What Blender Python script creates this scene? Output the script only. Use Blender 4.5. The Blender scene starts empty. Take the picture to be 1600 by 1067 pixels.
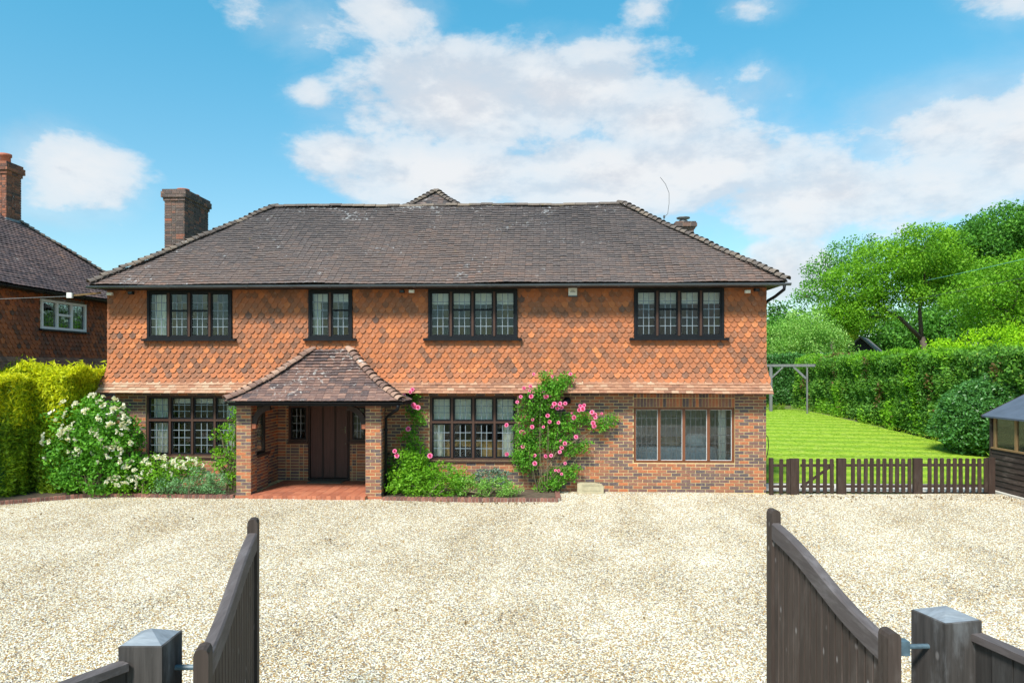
import bpy, math, random
import numpy as np
from mathutils import Matrix, Vector, Euler
random.seed(7); RNG = np.random.default_rng(7)
scn = bpy.context.scene
COL = scn.collection
R = math.radians

# ------------------------------------------------------------------ camera
cam_data = bpy.data.cameras.new('camera')
cam = bpy.data.objects.new('camera', cam_data); COL.objects.link(cam)
CAM = np.array([0.0, -16.7, 2.92])
cam.location = CAM.tolist(); cam.rotation_euler = (R(90), 0, R(2.2))
cam_data.sensor_width = 36; cam_data.lens = 24.75; cam_data.shift_y = 0.0259
cam_data.clip_start = 0.05; cam_data.clip_end = 3000
scn.camera = cam

# ------------------------------------------------------------------ light and sky
SUN_AZ = R(-157)      # compass-like: 0 = +Y, clockwise towards +X
SUN_EL = R(51)
sun_dir = Vector((math.sin(SUN_AZ)*math.cos(SUN_EL), math.cos(SUN_AZ)*math.cos(SUN_EL), math.sin(SUN_EL)))
sd = bpy.data.lights.new('sun', 'SUN'); sd.energy = 2.7; sd.angle = R(11); sd.color = (1.0, 0.95, 0.87)
so = bpy.data.objects.new('sun', sd); COL.objects.link(so)
so.rotation_euler = sun_dir.to_track_quat('Z', 'Y').to_euler(); so.location = (-20, -30, 40)
scn.view_settings.view_transform = 'Standard'; scn.view_settings.look = 'None'
scn.view_settings.gamma = 1; scn.view_settings.use_curve_mapping = False
scn.view_settings.exposure = 1.35

class NT:
    """tiny node-tree helper"""
    def __init__(s, tree): s.t = tree; s.n = tree.nodes; s.l = tree.links
    def new(s, typ, **kw):
        n = s.n.new(typ)
        for k, v in kw.items(): setattr(n, k, v)
        return n
    def put(s, sock, v):
        if isinstance(v, bpy.types.NodeSocket): s.l.new(v, sock)
        elif v is not None: sock.default_value = v
    def math(s, op, a, b=None, c=None, clamp=False):
        n = s.new('ShaderNodeMath', operation=op, use_clamp=clamp)
        s.put(n.inputs[0], a)
        if b is not None: s.put(n.inputs[1], b)
        if c is not None: s.put(n.inputs[2], c)
        return n.outputs[0]
    def vmath(s, op, a, b=None, sc=None):
        n = s.new('ShaderNodeVectorMath', operation=op)
        s.put(n.inputs[0], a)
        if b is not None: s.put(n.inputs[1], b)
        if sc is not None: s.put(n.inputs['Scale'], sc)
        return n.outputs['Value'] if op in ('LENGTH', 'DOT_PRODUCT') else n.outputs[0]
    def noise(s, vec, scale, detail=4, rough=0.55, dist=0.0):
        n = s.new('ShaderNodeTexNoise'); s.put(n.inputs['Vector'], vec)
        n.inputs['Scale'].default_value = scale; n.inputs['Detail'].default_value = detail
        n.inputs['Roughness'].default_value = rough; n.inputs['Distortion'].default_value = dist
        return n.outputs['Fac']
    def mix(s, fac, a, b, blend='MIX'):
        n = s.new('ShaderNodeMix', data_type='RGBA', blend_type=blend)
        s.put(n.inputs[0], fac); s.put(n.inputs[6], a if not isinstance(a, tuple) else c4(a)); s.put(n.inputs[7], b if not isinstance(b, tuple) else c4(b))
        return n.outputs[2]
    def ramp(s, fac, stops, interp='LINEAR'):
        n = s.new('ShaderNodeValToRGB'); cr = n.color_ramp; cr.interpolation = interp
        while len(cr.elements) < len(stops): cr.elements.new(0.5)
        for e, (p, c) in zip(cr.elements, stops): e.position = p; e.color = c4(c)
        s.put(n.inputs[0], fac); return n.outputs[0]
    def step(s, x, a, b):
        n = s.new('ShaderNodeMapRange', interpolation_type='SMOOTHSTEP'); s.put(n.inputs[0], x)
        s.put(n.inputs[1], a); s.put(n.inputs[2], b); return n.outputs[0]
    def pos(s): return s.new('ShaderNodeNewGeometry').outputs['Position']
    def tint(s):
        return s.new('ShaderNodeAttribute', attribute_name='tint').outputs['Fac']
    def bump(s, h, strength=0.4, dist=0.01):
        n = s.new('ShaderNodeBump'); s.put(n.inputs['Height'], h)
        n.inputs['Strength'].default_value = strength; n.inputs['Distance'].default_value = dist
        return n.outputs[0]
def c4(c): return (c[0], c[1], c[2], 1.0) if len(c) == 3 else c

world = bpy.data.worlds.new('World'); scn.world = world; world.use_nodes = True
w = NT(world.node_tree); w.n.clear()
sky = w.new('ShaderNodeTexSky', sky_type='NISHITA', sun_disc=False, sun_elevation=SUN_EL, sun_rotation=SUN_AZ)
sky.air_density = 1.0; sky.dust_density = 0.6; sky.ozone_density = 1.5
dirv = w.new('ShaderNodeTexCoord').outputs['Generated']
sx = w.new('ShaderNodeSeparateXYZ'); w.put(sx.inputs[0], dirv)
az = w.math('ARCTAN2', sx.outputs[0], sx.outputs[1])
el = w.math('ARCSINE', sx.outputs[2])
# the day's clouds: (azimuth, elevation, half width, half height) in degrees
CLOUDS = [(-6, 20.4, 13, 4.6), (3, 21.2, 10.5, 4.8), (9.5, 19.0, 10, 4.2), (8, 15.4, 18, 4.6), (-7, 15.4, 12, 3.6), (-15.5, 16.4, 4.5, 2.2), (22, 12.6, 13, 4.0), (29, 16.2, 9, 3.8), (38, 15, 12, 5.2),
          (18.5, 6.8, 4.4, 3.8), (-34.6, 13.4, 5.0, 3.4), (-39.5, 12.2, 3.5, 2.0), (-18.5, 25.0, 5.0, 2.0), (-12.5, 26.4, 4.5, 2.0), (9, 26.6, 2.6, 1.6), (35.5, 25.2, 6.5, 3.6), (-18, 20.5, 2.4, 1.5), (16, 26, 3, 1.0), (-2, 28.4, 2, 1.0)]
field = None
for a, e, ra, re in CLOUDS:
    qa = w.math('MULTIPLY', w.math('SUBTRACT', az, R(a)), 1/R(ra)); qe = w.math('MULTIPLY', w.math('SUBTRACT', el, R(e)), 1/R(re))
    d2 = w.math('ADD', w.math('MULTIPLY', qa, qa), w.math('MULTIPLY', qe, qe))
    v = w.math('SUBTRACT', 1.0, w.math('SQRT', d2))
    v = w.math('MULTIPLY', v, min(1.0, 0.2+0.17*re))
    field = v if field is None else w.math('SMOOTH_MAX', field, v, 0.12)
strv = w.vmath('MULTIPLY', dirv, (1, 1, 1.9))
# the same kind of broken cloud over the rest of the sky
gen = w.math('MULTIPLY', w.math('SUBTRACT', w.noise(strv, 2.3, 2, 0.5), 0.52), 4.0)
inview = w.step(w.vmath('DOT_PRODUCT', dirv, Vector((-0.037, 0.96, 0.27)).normalized()), 0.66, 0.76)
gen = w.math('SUBTRACT', gen, w.math('MULTIPLY', inview, 4.0))
field = w.math('MAXIMUM', field, gen)
fb = w.noise(strv, 6.0, 10, 0.6, 0.1)
fb2 = w.noise(w.vmath('ADD', strv, (-0.012, -0.004, 0.05)), 6.0, 10, 0.6, 0.1)
dens = w.math('ADD', field, w.math('MULTIPLY', w.math('SUBTRACT', fb, 0.5), 2.1))
mask = w.step(dens, -0.02, 0.34)
wisp = w.math('MULTIPLY', w.step(w.math('ADD', w.math('MULTIPLY', field, 0.5), w.noise(strv, 3.2, 8, 0.62, 0.4)), 0.40, 0.85), 0.55)
mask = w.math('MAXIMUM', w.math('MULTIPLY', mask, 0.95), wisp)
lit = w.step(w.math('ADD', w.math('SUBTRACT', fb, fb2), w.math('MULTIPLY', w.math('SUBTRACT', w.noise(strv, 4.0, 3, 0.5), 0.5), -0.25)), -0.1, 0.08)
cloud = w.mix(lit, (2.85, 2.95, 3.15), (3.5, 3.54, 3.6))
skyc = w.mix(1.0, sky.outputs[0], w.mix(w.step(el, R(4), R(32)), (0.56, 0.70, 0.66), (0.30, 0.93, 0.89)), 'MULTIPLY')
final = w.mix(w.math('MULTIPLY', mask, w.math('ADD', 0.74, w.math('MULTIPLY', w.step(dens, 0.1, 0.9), 0.26))), skyc, cloud)
bg = w.new('ShaderNodeBackground'); bg.inputs['Strength'].default_value = 0.1
w.put(bg.inputs['Color'], final)
wo = w.new('ShaderNodeOutputWorld'); w.l.new(bg.outputs[0], wo.inputs[0])

# ------------------------------------------------------------------ materials
MATS = {}
def material(name):
    m = bpy.data.materials.new(name); m.use_nodes = True
    t = NT(m.node_tree); t.n.clear()
    out = t.new('ShaderNodeOutputMaterial'); MATS[name] = m
    return m, t, out
def principled(t, out, color, rough=0.8, normal=None, metallic=0.0, spec=0.3):
    b = t.new('ShaderNodeBsdfPrincipled')
    t.put(b.inputs['Base Color'], c4(color) if isinstance(color, tuple) else color)
    t.put(b.inputs['Roughness'], rough); t.put(b.inputs['Metallic'], metallic)
    b.inputs['Specular IOR Level'].default_value = spec
    if normal is not None: t.put(b.inputs['Normal'], normal)
    t.l.new(b.outputs[0], out.inputs[0]); return b
def simple(name, col, rough=0.7, var=0.25, scale=6.0, bump=0.15, metallic=0.0, spec=0.3, bscale=40):
    m, t, o = material(name); p = t.pos()
    n = t.noise(p, scale, 5)
    lo = tuple(x*(1-var) for x in col); hi = tuple(min(1, x*(1+var)) for x in col)
    c = t.ramp(n, [(0.3, lo), (0.7, hi)])
    principled(t, o, c, rough, t.bump(t.noise(p, bscale, 4), bump, 0.004), metallic, spec); return m
def tile_mat(name, stops, lichen=0.0, lichen_col=(0.62, 0.62, 0.6), moss=0.0, grime=0.35, rough=0.85, patch=0.35, top_pale=None):
    m, t, o = material(name); p = t.pos()
    ti = t.math('ADD', t.tint(), t.math('MULTIPLY', t.math('SUBTRACT', t.noise(p, 0.9, 3), 0.5), patch))
    c = t.ramp(ti, stops)
    fine = t.noise(p, 38, 5, 0.65)
    c = t.mix(t.math('MULTIPLY', t.step(fine, 0.35, 0.75), grime), c, t.mix(1.0, c, (0.45, 0.42, 0.42), 'MULTIPLY'))
    c = t.mix(t.math('MULTIPLY', t.step(t.noise(p, 14, 4, 0.6), 0.5, 0.8), 0.22), c, (0.5, 0.42, 0.36))
    if lichen:
        big = t.noise(p, 0.8, 3); sm = t.noise(p, 9.0, 5, 0.7, 0.6)
        k = t.math('ADD', sm, t.math('MULTIPLY', t.math('SUBTRACT', big, 0.5), 0.55))
        if top_pale:
            sp = t.new('ShaderNodeSeparateXYZ'); t.put(sp.inputs[0], p)
            k = t.math('ADD', k, t.math('MULTIPLY', t.step(sp.outputs[2], top_pale[0], top_pale[1]), top_pale[2]))
        c = t.mix(t.math('MULTIPLY', t.step(k, 0.72-lichen*0.1, 0.80-lichen*0.1), 0.8), c, lichen_col)
    if moss:
        k = t.noise(p, 5.5, 5, 0.7, 0.4)
        c = t.mix(t.math('MULTIPLY', t.step(k, 0.62, 0.72), moss), c, (0.23, 0.17, 0.035))
    principled(t, o, c, rough, t.bump(t.noise(p, 60, 5, 0.7), 0.35, 0.004), spec=0.2); return m

tile_mat('hung_tile', [(0.05, (0.12, 0.075, 0.062)), (0.22, (0.22, 0.102, 0.062)), (0.42, (0.30, 0.125, 0.068)), (0.62, (0.385, 0.138, 0.064)), (0.82, (0.445, 0.152, 0.062)), (1.0, (0.51, 0.19, 0.078))], grime=0.22)
tile_mat('neighbour_hung_tile', [(0.05, (0.12, 0.07, 0.055)), (0.3, (0.23, 0.09, 0.055)), (0.55, (0.38, 0.12, 0.055)), (1.0, (0.48, 0.15, 0.06))], grime=0.3)
tile_mat('apron_tile', [(0.0, (0.21, 0.11, 0.075)), (0.4, (0.33, 0.16, 0.10)), (0.7, (0.40, 0.21, 0.13)), (1.0, (0.47, 0.32, 0.22))], lichen=0.3, lichen_col=(0.6, 0.53, 0.45), grime=0.4)
tile_mat('roof_tile', [(0.0, (0.060, 0.055, 0.060)), (0.3, (0.092, 0.079, 0.080)), (0.55, (0.125, 0.100, 0.096)), (0.8, (0.16, 0.114, 0.10)), (1.0, (0.21, 0.13, 0.105))], lichen=0.6, lichen_col=(0.42, 0.42, 0.43), moss=0.25, grime=0.5, top_pale=(6.6, 7.45, 0.10))
tile_mat('porch_tile', [(0.0, (0.075, 0.058, 0.062)), (0.3, (0.12, 0.082, 0.078)), (0.6, (0.18, 0.108, 0.092)), (1.0, (0.28, 0.165, 0.13))], lichen=1.0, lichen_col=(0.46, 0.43, 0.41), moss=0.3, grime=0.5)
tile_mat('neighbour_roof_tile', [(0.0, (0.06, 0.048, 0.055)), (0.4, (0.12, 0.085, 0.085)), (0.7, (0.17, 0.11, 0.1)), (1.0, (0.27, 0.15, 0.10))], lichen=0.15, moss=0.45, grime=0.5)
tile_mat('hip_tile', [(0.0, (0.10, 0.082, 0.076)), (0.5, (0.15, 0.122, 0.105)), (1.0, (0.21, 0.165, 0.13))], lichen=0.35, moss=0.55, grime=0.5)
tile_mat('porch_hip_tile', [(0.0, (0.16, 0.10, 0.085)), (0.5, (0.28, 0.17, 0.13)), (1.0, (0.42, 0.27, 0.2))], lichen=0.6, moss=0.3, grime=0.4)
BR = [(0.0, (0.10, 0.078, 0.085)), (0.25, (0.155, 0.098, 0.092)), (0.45, (0.22, 0.115, 0.09)), (0.65, (0.30, 0.13, 0.08)), (0.82, (0.39, 0.14, 0.07)), (1.0, (0.48, 0.16, 0.07))]
tile_mat('brick', BR, grime=0.35, patch=0.12)
tile_mat('chimney_brick', [(0.0, (0.075, 0.06, 0.058)), (0.5, (0.13, 0.098, 0.09)), (0.85, (0.19, 0.115, 0.09)), (1.0, (0.33, 0.12, 0.075))], lichen=0.3, grime=0.55)
tile_mat('red_chimney_brick', [(0.0, (0.09, 0.06, 0.055)), (0.4, (0.2, 0.09, 0.065)), (1.0, (0.38, 0.14, 0.08))], lichen=0.2, moss=0.3, grime=0.5)
tile_mat('quarry_tile', [(0.0, (0.30, 0.10, 0.06)), (0.5, (0.41, 0.135, 0.075)), (1.0, (0.5, 0.18, 0.10))], grime=0.25, rough=0.55)
tile_mat('kerb_brick', [(0.0, (0.13, 0.07, 0.06)), (0.5, (0.24, 0.105, 0.08)), (1.0, (0.34, 0.16, 0.12))], grime=0.4)
simple('mortar', (0.58, 0.45, 0.24), 0.95, 0.22, 9, 0.4, bscale=90)
simple('dark_mortar', (0.30, 0.26, 0.21), 0.95, 0.2, 9, 0.4)
simple('roof_felt', (0.02, 0.017, 0.017), 0.95)
simple('black_paint', (0.008, 0.009, 0.012), 0.5, 0.15, 10, 0.05, spec=0.2)
simple('gutter_grey', (0.06, 0.073, 0.088), 0.35, 0.2, 3, 0.05, spec=0.6)
simple('terracotta', (0.36, 0.11, 0.065), 0.8)
simple('lead', (0.20, 0.235, 0.27), 0.5, 0.15, 20, 0.1, metallic=0.25)
simple('dark_lead', (0.12, 0.125, 0.13), 0.5, 0.15, 20, 0.1, metallic=0.3)
simple('white_paint', (0.78, 0.79, 0.8), 0.4, 0.05, 8, 0.05)
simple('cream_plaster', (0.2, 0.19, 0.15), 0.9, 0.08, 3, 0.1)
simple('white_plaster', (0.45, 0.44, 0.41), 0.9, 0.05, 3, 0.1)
simple('carpet', (0.3, 0.25, 0.19), 0.95)
simple('curtain', (0.8, 0.76, 0.66), 0.9, 0.06, 8, 0.2)
simple('blind', (0.82, 0.8, 0.72), 0.85, 0.04, 10, 0.1)
simple('oak_furniture', (0.62, 0.36, 0.13), 0.5, 0.15, 7)
simple('grey_sofa', (0.66, 0.68, 0.71), 0.9, 0.08, 9)
simple('white_cushion', (0.82, 0.8, 0.77), 0.9, 0.05, 9)
simple('tan_cushion', (0.42, 0.3, 0.2), 0.9, 0.1, 9)
simple('dark_screen', (0.015, 0.015, 0.018), 0.2, 0.1)
simple('stone', (0.40, 0.345, 0.23), 0.9, 0.18, 7, 0.5)
simple('concrete', (0.5, 0.47, 0.42), 0.95, 0.15, 3, 0.4)
simple('felt_blue', (0.075, 0.095, 0.13), 0.75, 0.15, 4, 0.3, bscale=150)
simple('doormat', (0.12, 0.10, 0.075), 0.98, 0.3, 30, 0.6, bscale=200)
simple('rose_cane', (0.15, 0.12, 0.07), 0.8)
simple('plastic_white', (0.7, 0.7, 0.66), 0.4, 0.06)
simple('brass', (0.10, 0.085, 0.06), 0.4, 0.1, metallic=0.7)
simple('steel_blue', (0.07, 0.11, 0.14), 0.45, 0.3, 25)
simple('black_board', (0.022, 0.024, 0.03), 0.7, 0.2)
simple('soil', (0.10, 0.072, 0.05), 1.0, 0.35, 8, 0.9, bscale=30)
def wood(name, col, dark=0.5, axis=2, rough=0.75, wear=0.0, wear_col=(0.3, 0.29, 0.29), knots=0.0):
    m, t, o = material(name); p = t.pos()
    sc = [22.0, 22.0, 22.0]; sc[axis] = 1.1
    q = t.vmath('MULTIPLY', p, tuple(sc))
    g = t.noise(q, 1.6, 6, 0.6, 0.4)
    ti = t.tint()
    c = t.ramp(g, [(0.3, tuple(x*dark for x in col)), (0.68, col)])
    c = t.mix(t.math('MULTIPLY', ti, 0.6), c, tuple(x*0.5 for x in col))
    if wear:
        k = t.noise(t.vmath('MULTIPLY', p, tuple(0.25*x+1.5 for x in sc)), 1.0, 5, 0.7)
        c = t.mix(t.math('MULTIPLY', t.step(k, 0.48, 0.72), wear), c, wear_col)
    if knots:
        vk = t.new('ShaderNodeTexVoronoi', feature='F1'); vk.inputs['Scale'].default_value = 1.0
        t.put(vk.inputs['Vector'], t.vmath('MULTIPLY', p, (9, 9, 5) if axis == 2 else (9, 5, 9)))
        c = t.mix(t.math('MULTIPLY', t.step(vk.outputs['Distance'], 0.16, 0.06), knots), c, (0.27, 0.25, 0.25))
    principled(t, o, c, rough, t.bump(g, 0.35, 0.004), spec=0.3); return m
wood('door_wood', (0.095, 0.04, 0.032), 0.55, rough=0.5)
wood('frame_wood', (0.085, 0.042, 0.03), 0.6, rough=0.55)
wood('brown_frame', (0.21, 0.075, 0.035), 0.65, rough=0.45)
wood('beam_wood', (0.045, 0.028, 0.024), 0.6)
wood('picket_wood', (0.062, 0.036, 0.027), 0.45, wear=0.35, wear_col=(0.11, 0.085, 0.07))
wood('gate_wood', (0.072, 0.052, 0.044), 0.5, wear=0.4, wear_col=(0.12, 0.10, 0.092), knots=.75)
wood('rail_wood', (0.12, 0.10, 0.10), 0.6, axis=1, wear=0.5, wear_col=(0.2, 0.18, 0.185))
wood('post_wood', (0.075, 0.066, 0.063), 0.4, wear=0.55, wear_col=(0.17, 0.17, 0.178), knots=.4)
wood('fence_board', (0.04, 0.036, 0.035), 0.5, wear=0.35, wear_col=(0.09, 0.088, 0.09))
wood('shed_wood', (0.062, 0.042, 0.034), 0.4, axis=1, wear=0.55, wear_col=(0.16, 0.125, 0.105))
wood('shed_trim', (0.32, 0.2, 0.09), 0.6)
wood('pergola_wood', (0.2, 0.2, 0.21), 0.65, wear=0.4)
wood('bark', (0.16, 0.125, 0.095), 0.45)

def leaf_mat(name, stops, trans=0.35, rough=0.55, spec=0.25):
    m, t, o = material(name)
    ti = t.math('ADD', t.tint(), t.math('MULTIPLY', t.math('SUBTRACT', t.noise(t.pos(), 0.7, 3), 0.5), 0.5))
    c = t.ramp(ti, stops)
    b = t.new('ShaderNodeBsdfPrincipled'); t.put(b.inputs['Base Color'], c); b.inputs['Roughness'].default_value = rough
    b.inputs['Specular IOR Level'].default_value = spec
    tr = t.new('ShaderNodeBsdfTranslucent'); t.put(tr.inputs['Color'], t.mix(1.0, c, (1.25, 1.2, 0.55), 'MULTIPLY'))
    mx = t.new('ShaderNodeMixShader'); mx.inputs[0].default_value = trans
    t.l.new(b.outputs[0], mx.inputs[1]); t.l.new(tr.outputs[0], mx.inputs[2]); t.l.new(mx.outputs[0], o.inputs[0]); return m
leaf_mat('leaf_mid', [(0.0, (0.052, 0.160, 0.019)), (0.5, (0.111, 0.321, 0.026)), (1.0, (0.208, 0.482, 0.042))])
leaf_mat('leaf_dark', [(0.0, (0.025, 0.075, 0.018)), (0.5, (0.049, 0.143, 0.026)), (1.0, (0.098, 0.225, 0.039))])
leaf_mat('leaf_oak', [(0.0, (0.044, 0.145, 0.021)), (0.5, (0.083, 0.254, 0.029)), (1.0, (0.150, 0.362, 0.040))])
leaf_mat('leaf_bright', [(0.0, (0.090, 0.231, 0.020)), (0.5, (0.168, 0.392, 0.022)), (1.0, (0.276, 0.518, 0.033))], trans=0.42)
leaf_mat('leaf_gold', [(0.0, (0.155, 0.348, 0.010)), (0.5, (0.290, 0.551, 0.012)), (1.0, (0.436, 0.697, 0.016))], trans=0.42)
leaf_mat('leaf_pale', [(0.0, (0.112, 0.264, 0.043)), (0.5, (0.224, 0.456, 0.072)), (1.0, (0.508, 0.737, 0.243))], trans=0.4)
leaf_mat('leaf_hedge', [(0.0, (0.048, 0.135, 0.026)), (0.4, (0.096, 0.247, 0.036)), (0.75, (0.168, 0.360, 0.042)), (0.92, (0.264, 0.450, 0.060)), (1.0, (0.336, 0.375, 0.084))])
leaf_mat('leaf_laurel', [(0.0, (0.040, 0.128, 0.033)), (0.5, (0.082, 0.234, 0.050)), (1.0, (0.144, 0.351, 0.083))], rough=0.35, spec=0.5)
leaf_mat('leaf_conifer', [(0.0, (0.094, 0.177, 0.014)), (0.5, (0.248, 0.382, 0.017)), (1.0, (0.497, 0.642, 0.024))])
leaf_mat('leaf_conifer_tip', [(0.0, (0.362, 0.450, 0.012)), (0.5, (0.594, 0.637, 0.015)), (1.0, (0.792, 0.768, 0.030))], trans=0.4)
leaf_mat('leaf_grey', [(0.0, (0.097, 0.211, 0.097)), (0.5, (0.179, 0.356, 0.152)), (1.0, (0.331, 0.551, 0.276))])
leaf_mat('leaf_lavender', [(0.0, (0.12, 0.18, 0.13)), (0.6, (0.2, 0.28, 0.2)), (1.0, (0.28, 0.3, 0.36))])
leaf_mat('leaf_brown', [(0.0, (0.10, 0.06, 0.03)), (1.0, (0.24, 0.15, 0.06))])
leaf_mat('grass_blade', [(0.0, (0.15, 0.28, 0.014)), (0.5, (0.24, 0.38, 0.02)), (1.0, (0.36, 0.47, 0.05))], trans=0.4)
leaf_mat('petal_pink', [(0.0, (0.62, 0.02, 0.15)), (0.5, (0.76, 0.08, 0.27)), (1.0, (0.82, 0.28, 0.46))], trans=0.25)
leaf_mat('petal_white', [(0.0, (0.62, 0.6, 0.42)), (0.5, (0.78, 0.77, 0.64)), (1.0, (0.85, 0.84, 0.76))], trans=0.25)

def glass(name, tint=(0.93, 0.96, 0.95), boost=0.75):
    m, t, o = material(name)
    fr = t.new('ShaderNodeFresnel'); fr.inputs['IOR'].default_value = 1.5
    k = t.math('MULTIPLY', fr.outputs[0], boost, clamp=True)
    tr = t.new('ShaderNodeBsdfTransparent'); tr.inputs[0].default_value = c4(tint)
    gl = t.new('ShaderNodeBsdfGlossy'); gl.inputs['Roughness'].default_value = 0.02
    mx = t.new('ShaderNodeMixShader'); t.put(mx.inputs[0], k)
    t.l.new(tr.outputs[0], mx.inputs[1]); t.l.new(gl.outputs[0], mx.inputs[2]); t.l.new(mx.outputs[0], o.inputs[0])
glass('glass')
glass('clear_glass', (0.96, 0.98, 0.99), 1.5)
simple('thin_lead', (0.10, 0.105, 0.11), 0.5, 0.15, 20, 0.1, metallic=0.3)

# gravel: cellular stones of many colours
STONES = [(0.0, (0.06, 0.05, 0.045)), (0.07, (0.16, 0.14, 0.125)), (0.17, (0.32, 0.29, 0.26)), (0.30, (0.34, 0.19, 0.055)), (0.46, (0.46, 0.31, 0.125)), (0.57, (0.60, 0.50, 0.32)), (0.74, (0.71, 0.65, 0.52)), (1.0, (0.81, 0.79, 0.72))]
m, t, o = material('gravel'); p = t.pos()
vo = t.new('ShaderNodeTexVoronoi', feature='F1'); vo.inputs['Scale'].default_value = 66; t.put(vo.inputs['Vector'], p)
sc_ = t.new('ShaderNodeSeparateColor'); t.put(sc_.inputs[0], vo.outputs['Color'])
k = t.math('ADD', sc_.outputs[0], t.math('MULTIPLY', t.math('SUBTRACT', t.math('ADD', t.math('MULTIPLY', t.noise(p, 0.45, 5, 0.65), 0.6), t.math('MULTIPLY', t.noise(t.vmath('MULTIPLY', p, (1.1, 0.16, 1)), 1.0, 4, 0.6), 0.4)), 0.47), 1.0))
c = t.ramp(k, STONES)
c = t.mix(t.math('MULTIPLY', t.step(vo.outputs['Distance'], 0.45, 0.8), 0.6), c, (0.12, 0.095, 0.07))
hgt = t.math('SUBTRACT', 1.0, vo.outputs['Distance'])
principled(t, o, c, 0.85, t.bump(hgt, 0.8, 0.012), spec=0.25)
m, t, o = material('gravel_stone')
oi = t.new('ShaderNodeObjectInfo').outputs['Random']; p = t.pos()
k = t.math('ADD', oi, t.math('MULTIPLY', t.math('SUBTRACT', t.math('ADD', t.math('MULTIPLY', t.noise(p, 0.45, 5, 0.65), 0.6), t.math('MULTIPLY', t.noise(t.vmath('MULTIPLY', p, (1.1, 0.16, 1)), 1.0, 4, 0.6), 0.4)), 0.47), 1.0))
c = t.ramp(k, STONES); principled(t, o, c, 0.8, spec=0.25)
# lawn with mown stripes
m, t, o = material('lawn'); p = t.pos()
sp = t.new('ShaderNodeSeparateXYZ'); t.put(sp.inputs[0], p)
ph = t.math('ADD', t.math('MULTIPLY', sp.outputs[0], 0.75), t.math('MULTIPLY', sp.outputs[1], 5.0))
stripe = t.step(t.math('SINE', t.math('ADD', ph, t.math('MULTIPLY', t.noise(p, 0.7, 5, 0.6), 6.0))), -0.6, 0.6)
g1 = t.noise(p, 3.2, 6, 0.65); g2 = t.noise(p, 60, 4, 0.7)
c = t.mix(stripe, (0.18, 0.31, 0.018), (0.30, 0.43, 0.032))
c = t.mix(t.math('MULTIPLY', t.step(g1, 0.46, 0.7), 0.55), c, (0.40, 0.46, 0.10))
c = t.mix(t.math('MULTIPLY', t.step(g2, 0.4, 0.7), 0.45), c, (0.09, 0.18, 0.014))
principled(t, o, c, 0.9, t.bump(g2, 0.7, 0.02), spec=0.15)
simple('earth', (0.12, 0.13, 0.05), 1.0, 0.3, 0.7, 0.6)

# ------------------------------------------------------------------ mesh helpers
def np_mesh(name, V, faces, tint=None, mat=None, smooth=False):
    """V (n,3); faces: (m,k) array or a list of index lists"""
    me = bpy.data.meshes.new(name)
    V = np.asarray(V, dtype=np.float32)
    if isinstance(faces, np.ndarray):
        m_, k_ = faces.shape
        me.vertices.add(len(V)); me.vertices.foreach_set('co', V.ravel())
        me.loops.add(m_*k_); me.loops.foreach_set('vertex_index', faces.astype(np.int32).ravel())
        me.polygons.add(m_); me.polygons.foreach_set('loop_start', np.arange(0, m_*k_, k_, dtype=np.int32))
        me.update(calc_edges=True); me.validate()
    else:
        me.from_pydata(V.tolist(), [], [list(f) for f in faces]); me.update()
    if tint is not None:
        a = me.attributes.new('tint', 'FLOAT', 'FACE')
        a.data.foreach_set('value', np.asarray(tint, dtype=np.float32))
    if mat: me.materials.append(MATS[mat])
    if smooth: me.polygons.foreach_set('use_smooth', np.ones(len(me.polygons), dtype=bool))
    return me
ORIG = {}
def link(name, data, parent=None, loc=None, kind=None):
    """data in world coordinates; the part's local offset cancels its thing's origin"""
    o = bpy.data.objects.new(name, data); COL.objects.link(o)
    if parent is not None:
        o.parent = parent
        if parent.parent is None and parent.type == 'EMPTY': o.location = -Vector(parent.location)
    if kind: o['kind'] = kind
    return o
def tag(o, label, cat, group=None):
    o['label'] = label; o['category'] = cat
    if group: o['group'] = group
    return o
def thing(name, loc, label, cat, group=None):
    o = bpy.data.objects.new(name, None); COL.objects.link(o); o.location = loc; o.empty_display_size = 0.2
    return tag(o, label, cat, group)

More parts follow.
